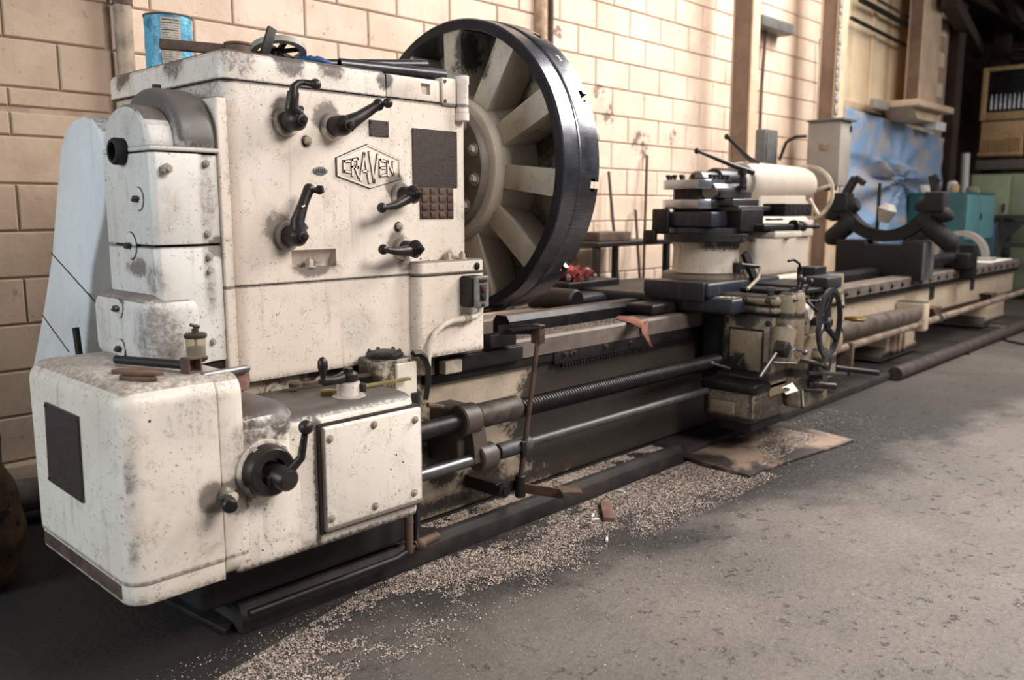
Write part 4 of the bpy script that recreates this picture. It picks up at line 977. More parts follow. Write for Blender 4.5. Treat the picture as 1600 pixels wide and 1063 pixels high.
obj('rod_sleeve', B().lathe((2.155, 2.12, .320), PXV, [(0, .028), (.004, .031), (.165, .031), (.169, .028)], 24), 'feed', lat)
obj('sleeve_lug', B().rbox(2.25, 2.275, 2.08, 2.095, .285, .345, .004), 'oilmetal', lat)
obj('coupling_shaft', B().tube([(1.58, 2.12, .315), (2.04, 2.12, .318)], .022, 18), 'steel', lat, label='worn bright lower shaft')
hg = B(); hg.lathe((1.985, 2.15, .460), PXV, [(0, .052), (.006, .058), (.075, .058), (.081, .052)], 30)
obj('bearing_eye', hg, 'grimy', lat); obj('bearing_eye', B().lathe((2.045, 2.12, .318), PXV, [(0, .044), (.006, .050), (.075, .050), (.081, .044)], 30), 'grimy', lat)
obj('bearing_link', B().prism([(2.12, .46), (2.18, .47), (2.185, .40), (2.15, .30), (2.095, .31), (2.10, .37)], 0, 2.02, 2.085).rbox(1.99, 2.10, 2.15, 2.31, .29, .50, .01), 'grimy', lat, bevel=0.0)
# start rod with pedal
ra = PT(843, 512, 1, 2.10); rb = PT(813, 748, 1, 2.10)
obj('control_rod', B().tube([ra, rb], .0095, 10), 'rod', lat)
obj('rod_clamp', B().rbox(ra.x-.016, ra.x+.016, 2.085, 2.13, ra.z-.06, ra.z+.012, .003), 'brown', lat)
obj('rod_bracket', B().bar((2.245, 2.2, .755), (ra.x+.01, 2.11, .752), .012, .035).bar((2.25, 2.15, .758), (ra.x+.015, 2.10, .765), .05, .006), 'black', lat)
obj('bracket_block', B().rbox(2.22, 2.36, 2.215, 2.262, .685, .735, .004), 'black', lat)
obj('rod_foot', B().lathe((rb.x, 2.10, .13), UZ, [(0, .02), (.08, .02), (.085, .016)], 16), 'black', lat)
obj('foot_bracket', B().rbox(rb.x-.10, rb.x-.05, 2.13, 2.30, .145, .195, .006).rbox(rb.x-.10, rb.x+.015, 2.12, 2.14, .15, .19, .004), 'black', lat)
obj('bracket_boss', B().lathe((rb.x-.075, 2.12, .17), NY, [(0, .03), (.012, .03), (.014, .018), (.02, .016)], 20), 'black', lat)
pe = PT(892, 770, 1, 1.92)
obj('pedal_arm', B().bar((rb.x, 2.10, .165), (pe.x-.02, 1.94, pe.z-.005), .010, .036), 'brown', lat)
obj('pedal', B().bar((pe.x-.03, 1.95, pe.z+.010), (pe.x+.035, 1.905, pe.z+.006), .075, .006), 'brown', lat)
# far side shafts
obj('screw_cover', B().tube([(5.15, 2.15, .447), (6.55, 2.15, .43), (6.58, 2.15, .43)], [.062, .062, .055], 20), plain('cover_tube_grime', srgb(86, 74, 66), .55, .2), lat)
obj('end_bearing', B().rbox(6.6, 6.7, 2.08, 2.3, .30, .52, .02), 'bedpaint', lat)
obj('feed_rod', B().tube([(4.7, 2.12, .335), (6.9, 2.12, .36), (10.3, 2.12, .40)], .026, 14), plain('pale_rod_grime', srgb(150, 132, 116), .45, .4), lat, label='pale far feed rod')
for x in (4.95, 5.05): obj('rod_collar', B().lathe((x, 2.12, .340), PXV, [(0, .032), (.04, .032)], 16), 'steel', lat)
obj('rod_collar', B().lathe((7.0, 2.12, .361), PXV, [(0, .034), (.06, .034)], 16), 'steel', lat)
obj('rod_hanger', B().rbox(5.28, 5.32, 2.08, 2.31, .16, .37, .005), 'brown', lat)
# small pipes at the left foot of the bed
obj('oil_pipe', B().tube([(1.72, 2.06, .62), (1.72, 2.06, .18), (1.70, 2.04, .12), (1.60, 2.02, .11), (1.1, 2.04, .10)], .011, 10), 'black', lat)
obj('oil_pipe', B().tube([(1.66, 2.03, .45), (1.66, 2.03, .11)], .014, 10), 'brown', lat)
obj('pipe_elbow', B().sph((1.71, 2.035, .12), .022, 12).tube([(1.69, 2.04, .12), (1.79, 2.04, .125)], .016, 10), 'brown', lat)
# sump plate under the gearbox
obj('sump', B().rbox(1.0, 1.75, 2.12, 2.9, .10, .29, .02), 'rubber', lat)

# sight-feed oiler on the gearbox
M['amber'] = None
k = N('oiler_glass'); k.b.inputs['Transmission Weight'].default_value = 0.85; k.b.inputs['IOR'].default_value = 1.45
M['amber'] = k.fin(srgb(238, 226, 205), 0.12)
ox = PT(309, 590, 1, 2.10); ox = Vector((ox.x, 2.10, .775))
oi = thing('drip_oiler', 'glass drip oiler with black cap and dark oil, standing behind the socket wrench', 'oiler', ox)
obj('stem', B().lathe(ox, UZ, [(0, .016), (.012, .016), (.014, .009), (.030, .009), (.032, .020), (.036, .026)], 20), 'boltdark', oi)
obj('base_ring', B().lathe(ox + Vector((0, 0, .036)), UZ, [(0, .027), (.008, .028), (.010, .026)], 28), 'boltdark', oi)
obj('oil', B().lathe(ox + Vector((0, 0, .0465)), UZ, [(0, .0232), (.024, .0232)], 28), 'rubber', oi)
obj('glass', B().lathe(ox + Vector((0, 0, .0462)), UZ, [(0, .0235), (.048, .0235), (.048, .0252), (0, .0252)], 28, closed=True), 'amber', oi)
obj('spindle', B().tube([ox + Vector((0, 0, .072)), ox + Vector((0, 0, .095))], .0035, 8), 'brass', oi)
obj('cap', B().lathe(ox + Vector((0, 0, .0945)), UZ, [(0, .027), (.004, .029), (.009, .029), (.013, .024), (.014, .009), (.024, .009), (.025, .005), (.031, .005)], 28), 'boltdark', oi)
obj('toggle', B().tube([ox + Vector((-.012, 0, .130)), ox + Vector((.012, 0, .122))], .0045, 8), 'boltdark', oi)

# ================================================================ LOOSE THINGS ON THE HEADSTOCK
ZT = 1.6345
can = thing('food_tin', 'dented light-blue food tin with printed nutrition panel, standing on the headstock', 'tin', (1.305, 2.75, ZT))
k = N('tin_blue_print'); w = k.noise(20, 5, .6)
c = k.mix(k.step(k.noise(26, 6, .75), .60, .66), srgb(78, 160, 188), srgb(172, 186, 188)); c = k.mix(k.step(w, .46, .6), c, srgb(42, 112, 142)); k.bump(k.noise(28, 4, .6, 1), .6, .006); M['tinblue'] = k.fin(c, .4)
R_ = .072; HT = .165; tb = B(); rings = []
for i in range(13):
    z = HT*i/12
    rings.append([])
    for j in range(48):
        a_ = 2*PI*j/48; r_ = R_*(1 - .07*math.exp(-((a_-3.6)/.35)**2)*math.exp(-((z/HT-.62)/.18)**2)) + .0012*mnoise.noise(Vector((math.cos(a_)*4, math.sin(a_)*4, z*40)))
        rings[-1].append((1.305 + r_*math.cos(a_), 2.75 + r_*math.sin(a_), ZT + z))
tb.ring(rings, caps=False)
obj('body', tb, 'tinblue', can, ang=60)
obj('rim', B().lathe((1.305, 2.75, ZT+HT-.002), UZ, [(0, R_-.001), (.002, R_+.002), (.006, R_+.002), (.006, R_-.003)], 48, closed=True), 'brown', can)
obj('bottom', B().lathe((1.305, 2.75, ZT), UZ, [(0, R_-.001), (.002, R_-.001)], 40), 'brown', can)
va = math.atan2(-2.75, -1.305) + .10
def wrap(b, a0, r_, zc):
    b.v = [(1.305 + (r_+v[2])*math.cos(a0 + v[0]/r_), 2.75 + (r_+v[2])*math.sin(a0 + v[0]/r_), zc + v[1]) for v in b.v]; return b
pn_ = B(); 
for i in range(12):
    for j in (0,):
        x0_ = -.030 + i*.005; pn_.add([(x0_, -.075, 0), (x0_+.005, -.075, 0), (x0_+.005, .070, 0), (x0_, .070, 0)], [(0, 1, 2, 3)])
obj('label_panel', wrap(pn_, va, R_+.0016, ZT+.085), plain('label_grey', srgb(176, 166, 152), .7, 0, .25, 40), can)
t2 = text_b('Nutrition Facts', .0082, .0001, .0001); t2.v = [(v[0], v[1]+.063, v[2]) for v in t2.v]
obj('label_heading', wrap(t2, va, R_+.0022, ZT+.085), 'rubber', can)
lines = B()
for i in range(17):
    z = .052 - i*.0072; th2 = .0022 if i in (0, 3, 10) else .0009
    segs = [(-.027, .027)] if i in (0, 3, 10) else [(-.027, rnd.uniform(-.012, .004)), (rnd.uniform(.006, .012), .027)]
    for s0_, s1_ in segs:
        m_ = max(1, int((s1_-s0_)/.006))
        for q in range(m_):
            xa = s0_ + (s1_-s0_)*q/m_; xb = s0_ + (s1_-s0_)*(q+1)/m_
            lines.add([(xa, z, 0), (xb, z, 0), (xb, z+th2, 0), (xa, z+th2, 0)], [(0, 1, 2, 3)])
obj('label_lines', wrap(lines, va, R_+.0022, ZT+.085), 'boltdark', can)

q0 = PT(258, 76, 1, 2.45); q1 = PT(332, 86, 1, 2.36)
single('flat_bar', B().bar((1.155, 2.49, ZT+.034), (1.34, 2.36, ZT+.022), .026, .028), 'brown', 'brown flat bar lying across the headstock top in front of the blue tin', 'bar', .002)
single('rusty_tin', B().lathe((1.31, 2.33, ZT), UZ, [(0, .036), (.028, .036), (.03, .039), (.036, .039), (.036, .033), (.004, .032), (.004, 0.001)], 28), 'brown', 'low rusty open tin on the headstock corner', 'tin')
bk = PT(398, 60, 1, 2.36)
single('steel_strip', B().bar((1.375, 2.30, ZT+.006), (1.405, 2.30, ZT+.088), .026, .012, (0, 1, 0)), 'black', 'short dark steel strip standing up beside the grey hoop', 'strip', .001)
hoop = B().lathe((1.485, 2.40, ZT+.036), (.12, .32, 1), [(0, .066), (0, .085), (.018, .085), (.018, .066)], 44, closed=True)
hp_ = thing('hoop_wheel', 'pale grey cracked spoked hoop lying on the headstock top', 'wheel', (1.485, 2.42, ZT))
obj('rim', hoop, 'box', hp_)
for a_ in (20, 80, 140, 200, 260, 320):
    t_ = math.radians(a_); obj('spoke', B().bar((1.485, 2.40, ZT+.044), (1.485+.070*math.cos(t_), 2.40+.067*math.sin(t_), ZT+.045-.070*(.12*math.cos(t_)+.32*math.sin(t_))), .014, .012), 'black', hp_)
obj('hub', B().lathe((1.485, 2.40, ZT), UZ, [(0, .016), (.045, .016)], 18), 'black', hp_)
gl_ = B(); gp_ = PT(470, 88, 1, 2.33)
for dx, dy, l_, r_ in ((0, 0, .07, .014), (.012, -.016, .075, .012), (-.004, .02, .06, .012)):
    gl_.tube([(1.52+dx, 2.36+dy, ZT+.014), (1.52+dx+l_*.5, 2.33+dy, ZT+.020), (1.52+dx+l_, 2.32+dy, ZT+.013)], [r_*.8, r_, r_*.6], 12)
single('rubber_glove', gl_, plain('blue_glove_rubber', srgb(36, 84, 134), .5), 'crumpled blue rubber glove under the edge of the grey hoop', 'glove')
for nm, pa, pb, r_, lab in (('steel_pipe', (1.72, 2.62, ZT+.022), (1.93, 2.42, ZT+.022), .020, 'short thick steel pipe under the two long bars on the headstock'),
                       ('steel_pipe', (1.66, 2.33, ZT+.020), (2.03, 2.245, ZT+.018), .0185, 'open-ended steel tube overhanging the headstock cover'),
                       ('steel_bar', (1.60, 2.40, ZT+.02), (1.99, 2.29, ZT+.052), .0165, 'solid grey steel bar resting on top of the pipes')):
    b = B()
    if 'bar' in nm: b.tube([pa, pb], r_, 16)
    else:
        a_ = (Vector(pb)-Vector(pa)); b.lathe(pa, a_, [(0, r_), (a_.length, r_), (a_.length, r_*.78), (0, r_*.78)], 22, closed=True)
    single(nm, b, 'greysteel', lab, 'pipe' if 'pipe' in nm else 'bar')

# things on the gearbox
ZG = .8025
sw = thing('socket_wrench', 'long black bar with a square open socket lying on the gearbox', 'wrench', (.93, 2.2, ZG))
wa, wb = Vector((.895, 2.335, ZG+.016)), Vector((1.000, 2.02, ZG+.018))
wa = PT(182, 562, 2, ZG+.014); wb = PT(292, 571, 2, ZG+.016)
obj('bar', B().tube([wa, wb], [.0115, .0115], 12), 'black', sw)
wd = (wb-wa).normalized(); ws = wd.cross(UZ).normalized(); wu = ws.cross(wd)
sk = B(); o_ = .019; i_ = .0145; sc_ = wb + Vector((0, 0, .003))
def sq(c, h): return [c + ws*h + wu*h, c - ws*h + wu*h, c - ws*h - wu*h, c + ws*h - wu*h]
fdir = Vector((.15, -1, 0)).normalized()
ws = fdir.cross(UZ).normalized(); wu = UZ
sk.ring([sq(sc_, o_), sq(sc_ + fdir*.035, o_), sq(sc_ + fdir*.035, i_), sq(sc_ + fdir*.004, i_)], caps=True)
obj('socket', sk, 'brown', sw, bevel=.001)
sr = thing('steel_rod', 'bright steel rod resting across the gearbox corner and the rusty cup', 'rod', (1.03, 1.95, ZG))
ra_ = PT(315, 588, 1, 1.95); rb_ = PT(388, 576, 1, 1.99)
obj('shaft', B().tube([ra_, ra_+(rb_-ra_)*.04, rb_+(ra_-rb_)*.04, rb_], [.0085, .0098, .0098, .0075], 16), 'steel', sr)
cu = thing('rusty_cup', 'small pinkish rusty cup under the bright rod', 'cup', (1.085, 1.99, .72))
obj('cup', B().lathe((1.088, 2.03, .728), UZ, [(0, .020), (.008, .034), (.03, .038), (.055, .036), (.055, .032), (.02, .033), (.01, .02)], 28, closed=True), plain('pink_rust', srgb(132, 98, 90), .6, .1, .3, 20), cu)
for i, (x, y, dx, dz, an, lab) in enumerate(((215, 594, 0, 0, -.25, 'rusty pointed shim at the bottom of the small pile, nearest the edge'), (207, 583, 0, .0, .10, 'rusty pointed shim at the left of the pile with stamped marks'), (222, 586, 0, .010, -.10, 'rusty pointed shim topmost in the small pile'))):
    p = PT(x, y, 2, ZG+dz); u_ = Vector((math.cos(an-.9), math.sin(an-.9), 0)); w_ = Vector((-u_.y, u_.x, 0))
    pl2 = [(-.052, 0), (-.035, .018), (.035, .018), (.055, .004), (.040, -.014), (-.04, -.016)]
    b = B(); low = [p + u_*a_ + w_*c_ for a_, c_ in pl2]; n_ = 6
    b.v = [tuple(v) for v in low] + [tuple(v + UZ*.009) for v in low]; b.f = [tuple(range(6))[::-1], tuple(range(6, 12))] + [(k_, (k_+1) % 6, (k_+1) % 6+6, k_+6) for k_ in range(6)]
    single('shim', b, plain('shim_rust', srgb(104, 78, 60), .75, .2, .3, 25) if i == 0 else bpy.data.materials['shim_rust'], lab, 'shim', .0015, group='rusty shims on the gearbox')
# wrenches on the right part
for (xa, ya, xb, yb, zz, lab, mt) in ((512, 616, 640, 594, .669, 'long flat wrench with yellow-painted edge beside the crank', 'yellow'), (468, 606, 600, 588, .6815, 'dark flat wrench behind the crank, under the yellow-edged one', 'brown')):
    if mt == 'yellow': M['yellow'] = plain('olive_yellow_edge', srgb(128, 112, 66), .6, .1, .35, 20)
    a_ = PT(xa, ya, 2, zz); b_2 = PT(xb, yb, 2, zz)
    if mt == 'brown': a_.y += .02; b_2.y += .03
    wn = thing('flat_wrench', lab, 'wrench', a_)
    obj('shank', B().bar(a_ + UZ*.005, b_2 + UZ*.005, .018, .009), mt, wn, bevel=.001)
    hd = B().lathe(a_ + UZ*.0, UZ, [(0, .020), (.011, .020), (.013, .017)], 20); obj('head', hd, mt, wn)
# ================================================================ CARRIAGE
M['apron'] = M['carr']
car = thing('carriage', 'oily lathe carriage with round white turret column, apron, levers and handwheel', 'carriage', (4.0, 2.2, 0.7))
# saddle across the bed
obj('saddle', B().rbox(3.62, 4.42, 2.00, 3.10, 0.70, 0.775, 0.015), 'blue', car)
obj('saddle_wing', B().rbox(3.36, 3.66, 2.74, 3.06, 0.70, 0.76, 0.03), 'blue', car)
obj('saddle_wing', B().rbox(3.40, 3.70, 2.30, 2.46, 0.696, 0.745, 0.012), 'black', car)
obj('rear_tray', B().rbox(3.50, 3.95, 2.90, 3.12, 0.765, 0.81, 0.01), 'oilmetal', car)
obj('end_roll', B().lathe((3.36, 3.04, .735), NY, [(0, .05), (.01, .06), (.30, .06), (.31, .05)], 24), 'oilmetal', car)
cs = obj('cross_slide', B().rbox(3.60, 4.34, 2.12, 2.50, 0.775, 0.845, 0.014), 'blue', car)
obj('slide_plate', B().rbox(3.585, 3.605, 2.14, 2.48, 0.760, 0.848, 0.004), 'blue', car)
obj('slide_cover', B().rbox(4.02, 4.40, 1.86, 2.13, 0.795, 0.825, 0.008), 'black', car)
obj('turret_base', B().lathe((4.0, 2.38, .845), UZ, [(0, .225), (.022, .225), (.028, .215)], 40), 'carr', car, label='round stained turret base')
colb = obj('turret_column', B().lathe((4.0, 2.38, .868), UZ, [(0, .178), (.01, .174), (.125, .170), (.165, .178)], 44), 'colpaint', car)
obj('clamp_block', B().rbox(3.98, 4.06, 2.185, 2.24, .868, .925, .006), 'rubber', colb)
obj('clamp_block', B().rbox(4.07, 4.15, 2.185, 2.24, .868, .905, .006), 'rubber', colb)
obj('clamp_nut', hexnut((4.02, 2.175, .868), UZ, .018, .02), 'bolt', colb)
# compound rest
obj('swivel_disc', B().lathe((4.0, 2.38, 1.030), UZ, [(0, .20), (.006, .222), (.040, .222), (.046, .21)], 48), 'black', car)
obj('swivel_disc', B().lathe((4.0, 2.38, 1.078), UZ, [(0, .20), (.024, .20), (.028, .19)], 48), 'blue', car, label='blue-black upper swivel disc')
cpd = obj('compound_slide', B().rbox(3.81, 4.16, 2.24, 2.56, 1.106, 1.185, 0.012), 'blue', car)
obj('slide_gib', B().rbox(3.78, 3.808, 2.48, 2.58, 1.07, 1.20, 0.01), 'oilmetal', car)
obj('dovetail_block', B().rbox(3.96, 4.20, 2.16, 2.245, 1.085, 1.20, 0.006), 'black', car)
obj('screw_block', B().rbox(3.76, 3.80, 2.55, 2.62, 1.02, 1.09, 0.008), 'black', car)
obj('compound_extension', B().rbox(4.10, 4.44, 2.10, 2.30, 1.088, 1.120, 0.01), 'black', car)
obj('extension_foot', B().rbox(4.18, 4.50, 2.08, 2.32, 1.045, 1.086, 0.012), 'colpaint', car)
for x in (3.98, 4.08): obj('bolt', bolt_b((x, 2.155, 1.03), UZ, .012, .014), 'boltdark', car)
# crank shaft of the compound
hx = obj('slide_crank_shaft', B().lathe((4.46, 2.12, 1.105), (1, -.12, -.01), [(0, .035), (.02, .035), (.022, .024), (.07, .022), (.075, .028), (.10, .028), (.105, .012), (.20, .011), (.205, .016), (.25, .014)], 20), 'lever', car)
# four way tool post: two octagonal plates on a core
def octp(cx, cy, rx, ry, ch): return [(cx-rx+ch, cy-ry), (cx+rx-ch, cy-ry), (cx+rx, cy-ry+ch), (cx+rx, cy+ry-ch), (cx+rx-ch, cy+ry), (cx-rx+ch, cy+ry), (cx-rx, cy+ry-ch), (cx-rx, cy-ry+ch)]
M['chrome'] = metal('polished_post_steel', (196, 200, 208), 0.2, .4, .95)
cx, cy = 3.965, 2.425
tpc = obj('tool_post_core', B().prism(octp(cx, cy, .10, .10, .03), 2, 1.185, 1.335), 'oilmetal', car)
obj('tool_post_plate', B().prism(octp(cx, cy, .145, .145, .045), 2, 1.200, 1.248), 'chrome', car, bevel=.003)
obj('tool_post_plate', B().prism(octp(cx, cy, .145, .145, .045), 2, 1.300, 1.348), 'chrome', car, bevel=.003)
for i, (dx, dy) in enumerate(((-.12, .10), (-.12, .06), (-.12, .02), (-.12, -.05), (-.08, -.125), (-.04, -.125), (.0, -.125), (.05, -.125), (.09, -.125), (.12, -.06), (.12, .05), (-.06, .12), (.05, .12))):
    obj('set_screw', B().lathe((cx+dx, cy+dy, 1.348), UZ, [(0, .008), (.012, .008), (.012, .013), (.026, .013)], 8), 'rubber', car)
obj('centre_nut', B().lathe((cx, cy, 1.348), UZ, [(0, .04), (.015, .04), (.02, .025)], 6), 'oilmetal', car)
obj('cutting_tool', B().bar((3.90, 2.262, 1.272), (4.22, 2.262, 1.272), .030, .030), 'greysteel', car)
# boring bar clamped along the post, with holder block
bb = obj('boring_bar', B().lathe(PT(1108, 299, 1, 2.30), PXV, [(0, .040), (.01, .045), (.30, .045), (.31, .04)], 28), 'steel', car)
obj('bar_saddle', B().rbox(3.93, 4.20, 2.19, 2.33, 1.215, 1.25, 0.006), 'greysteel', car)
obj('bar_saddle', B().rbox(3.95, 4.30, 2.17, 2.30, 1.186, 1.214, 0.004), 'greysteel', car)
obj('clamp_stud', B().lathe((4.10, 2.24, 1.298), UZ, [(0, .026), (.02, .026), (.022, .013), (.075, .013), (.077, .024), (.10, .024)], 12), 'oilmetal', car)
obj('tool_block', B().rbox(4.30, 4.62, 2.09, 2.22, 1.160, 1.228, 0.004), 'oilmetal', car)
for i in range(5): obj('bolt_hole', B().cyl((4.36+.055*i, 2.0895, 1.20 - .014*(i % 2)), NY, .009, .0015, 12), 'rubber', car)
obj('bright_shim', B().rbox(4.16, 4.30, 2.10, 2.13, 1.140, 1.150, 0.001, 1), 'steel', car)
obj('clamp_handle', B().tube([(4.33, 2.30, 1.395), (4.22, 2.36, 1.43), (4.03, 2.46, 1.50)], [.016, .013, .009], 12), 'lever', car)
obj('clamp_knob', B().sph((4.02, 2.465, 1.503), .016, 14), 'lever', car)

# apron
ap = obj('apron', B().rbox(3.755, 4.52, 1.86, 2.13, 0.30, 0.700, 0.012), 'carr', car)
obj('apron_shade_block', B().rbox(3.77, 4.50, 2.131, 2.245, 0.34, 0.70, 0.01), 'deepblack', car)  # black block put in for the shade where the apron recedes
obj('apron_lip', B().rbox(3.735, 4.50, 1.835, 2.26, 0.702, 0.745, 0.018), 'carr', car)
obj('apron_lip', B().rbox(3.735, 4.50, 1.835, 2.26, 0.746, 0.790, 0.018), 'carr', car)
obj('apron_cover', B().rbox(3.745, 3.757, 1.91, 2.08, 0.42, 0.62, 0.008), 'carr', car)
gsk = B(); gsk.rbox(3.7505, 3.7545, 1.902, 2.088, 0.412, 0.628, 0.001, 1); obj('cover_gasket', gsk, 'seam', car)
obj('apron_tray', B().rbox(3.86, 4.34, 1.80, 2.10, 0.792, 0.812, 0.005), 'black', car)
obj('front_rib', B().rbox(3.78, 3.92, 1.775, 1.87, 0.46, 0.81, 0.03, 4), 'carr', car)
obj('front_rib', B().lathe((3.85, 1.80, .50), UZ, [(0, .035), (.02, .05), (.28, .048), (.31, .04), (.33, .02)], 20), 'carr', car, label='rounded upright housing')
obj('front_boss', B().lathe((4.02, 1.86, .64), NY, [(0, .09), (.05, .085), (.07, .06)], 24), 'carr', car)
obj('front_boss', B().lathe((3.95, 1.84, .70), (0, -1, .1), [(0, .055), (.06, .05), (.075, .035)], 20), 'cream', car, label='pale round boss')
obj('drum_cover', B().lathe((4.16, 1.90, .665), NY, [(0, .115), (.10, .11), (.11, .09), (.12, .04)], 30), 'black', car)
obj('lower_apron', B().rbox(3.74, 4.18, 1.93, 2.16, 0.205, 0.405, 0.03, 4), 'carr', car)
lbx = obj('drop_box', B().rbox(3.62, 3.93, 1.87, 2.15, 0.185, 0.375, 0.035, 5), 'carr', car)
obj('box_lid', B().rbox(3.61, 3.94, 1.86, 2.16, 0.330, 0.385, 0.02, 4), 'oilmetal', car)
obj('box_drain', B().rbox(3.68, 3.98, 1.90, 2.10, 0.130, 0.20, 0.02, 3), 'rubber', car)
obj('box_panel', B().rbox(3.613, 3.625, 1.97, 2.10, 0.225, 0.290, 0.004), 'carr', car)
obj('side_casting', B().rbox(3.95, 4.25, 1.78, 1.90, 0.22, 0.60, 0.03, 4), 'carr', car)
obj('side_casting', B().rbox(4.02, 4.14, 1.74, 1.80, 0.30, 0.52, 0.02, 3), 'carr', car)
# levers on the apron
def lev(p, q, knob=True, r=.008, kr=.016, m='dull', name='apron_lever', mid=None):
    o = obj(name, B().tube([p] + (mid or []) + [q], r, 10), m, car)
    if knob: obj('knob', B().sph(q, kr, 14), m, o)
    return o
def A(px, py, y=1.72): return tuple(PT(px, py, 1, y))
lev(A(1140, 576, 1.95), A(1112, 568, 1.95), True, .006, .010)
lev(A(1152, 572, 2.0), A(1163, 553, 2.0), True, .006, .010, 'lever')
lev(A(1212, 553, 1.74), A(1187, 590, 1.70), False, .008)
obj('lever_boss', B().lathe(A(1214, 545, 1.80), NY, [(0, .04), (.05, .038), (.06, .025)], 20), 'lever', car)
obj('worm_housing', B().lathe(A(1222, 540, 1.80), (.3, 0, 1), [(-.05, .03), (-.03, .05), (.08, .055), (.10, .03)], 18), 'carr', car)
lev(A(1230, 570, 1.72), A(1258, 551, 1.70), True, .007, .014, 'steel', mid=[A(1236, 548, 1.71), A(1242, 545, 1.70)])
lev(A(1208, 567, 1.72), A(1245, 569, 1.66), False, .006)
lev(A(1240, 610, 1.74), A(1226, 608, 1.70), False, .008)
obj('paper_tag', B().add([A(1222, 606, 1.71), A(1238, 598, 1.71), A(1247, 610, 1.71), A(1228, 616, 1.71), A(1222, 607, 1.708), A(1238, 599, 1.708), A(1247, 611, 1.708), A(1228, 617, 1.708)], [(0,1,2,3), (7,6,5,4), (0,4,5,1), (1,5,6,2), (2,6,7,3), (3,7,4,0)]), 'white', car, label='white folded card on the apron')
lev(A(1253, 612, 1.72), A(1254, 636, 1.68), True, .008, .011)
lev(A(1262, 600, 1.78), A(1304, 604, 1.70), False, .018, m='lever')
lev(A(1258, 610, 1.76), A(1285, 611, 1.70), False, .010, m='rubber')
lev(A(1250, 562, 1.78), A(1290, 572, 1.70), True, .012, .020, 'boltdark')
lev(A(1268, 588, 1.78), A(1288, 590, 1.70), False, .012, m='steel')
# bar sticking out to the right under the handwheel
lev(A(1305, 575, 1.9), A(1372, 583, 1.75), False, .016, m='oilmetal', name='stop_bar')
# lever bunch above the handwheel
hd2 = PT(1262, 462, 1, 1.86)
obj('selector_block', B().rbox(4.16, 4.34, 1.78, 1.92, .80, .86, .012), 'rubber', car)
obj('selector_block', B().rbox(4.36, 4.56, 1.86, 2.02, .70, .86, .01), 'carr', car)
for (x0, y0), (x1, y1) in (((1246, 452), (1250, 434)), ((1250, 455), (1256, 438)), ((1258, 456), (1267, 440)), ((1240, 470), (1258, 466)), ((1262, 470), (1280, 471))):
    lev(A(x0, y0, 1.78), A(x1, y1, 1.76), True, .007, .014, 'dull' if y1 != 466 else 'lever')
lev(A(1248, 440, 1.80), A(1232, 408, 1.80), False, .006, m='black', name='oil_spout', mid=[A(1252, 424, 1.80), A(1249, 412, 1.80), A(1240, 406, 1.80)])
lev(A(1255, 465, 1.78), A(1283, 494, 1.70), True, .009, .016, 'lever', mid=[A(1268, 478, 1.74)])
# lever by the column foot with a pale link
lev(A(1168, 452, 2.0), A(1188, 418, 2.0), False, .009, m='bolt', name='link_lever', mid=[A(1184, 436, 2.0), A(1187, 425, 2.0)])
lev(A(1158, 414, 2.1), A(1186, 417, 2.05), False, .010, m='lever')
obj('flat_spanner', B().bar(A(1163, 395, 2.15), A(1185, 452, 2.10), .020, .05, (1, 0, 0)), 'black', car)
obj('guard_plate', B().rbox(4.28, 4.42, 1.9, 2.0, .82, .90, .004), 'black', car)
# curved hose behind
obj('hose', B().tube([A(1262, 448, 2.0), A(1280, 436, 2.0), A(1300, 442, 2.0), A(1312, 462, 1.98), A(1314, 480, 1.95)], .022, 12), plain('grey_hose', srgb(128, 116, 104), .6), car)

# apron handwheel
hwc = Vector((4.02, 1.70, 0.655)); 
hw = obj('handwheel', B().lathe(hwc, (0.10, -1, 0), [(-.012, .150), (-.014, .158), (-.008, .170), (.008, .172), (.014, .158), (.012, .150)], 56, closed=True), 'greysteel', car)
for i in range(3):
    a_ = math.radians(80 + 120*i); d = Vector((math.cos(a_), 0.1*math.cos(a_), math.sin(a_)))
    obj('spoke', B().tube([hwc + d*.02 + Vector((0, .03, 0)), hwc + d*.155], [.016, .011], 10), 'darksteel', hw)
obj('hub', B().lathe(hwc + Vector((0, .14, 0)), NY, [(0, .02), (.10, .022), (.105, .032), (.14, .030), (.15, .018)], 20), 'darksteel', hw)
g0 = hwc + Vector((.155, -.01, .01))
obj('grip', B().lathe(g0, NY, [(0, .009), (.01, .010), (.04, .015), (.075, .013), (.095, .010), (.10, .004)], 16), 'brass', hw, label='brass grip')

for x, y, z, ax in ((3.734, 1.88, .768, NX), (3.734, 2.00, .768, NX), (3.734, 2.12, .768, NX), (3.756, 1.885, .66, NX), (3.756, 1.885, .46, NX), (3.756, 2.105, .66, NX), (3.93, 1.834, .768, NY), (4.10, 1.834, .768, NY), (4.20, 1.834, .724, NY)):
    obj('bolt', bolt_b((x, y, z), ax, .010, .009), 'boltdark', car)
obj('oil_cup', B().lathe((3.80, 1.90, .79), UZ, [(0, .016), (.02, .016), (.024, .022), (.04, .02)], 14), 'dull', car)
obj('oil_pipe', B().tube([(3.80, 1.95, .385), (3.80, 1.98, .44), (3.79, 2.02, .50)], .012, 8), 'black', car)
obj('link_rod', B().tube([(3.90, 1.74, .42), (4.05, 1.71, .40), (4.30, 1.72, .36)], .010, 8), 'dull', car)
obj('gear_guard', B().lathe((4.18, 1.82, .42), NY, [(0, .075), (.04, .075), (.05, .06)], 24), 'black', car)
obj('gear_guard', B().lathe((4.36, 1.84, .52), NY, [(0, .06), (.05, .055), (.06, .03)], 24), 'carr', car)
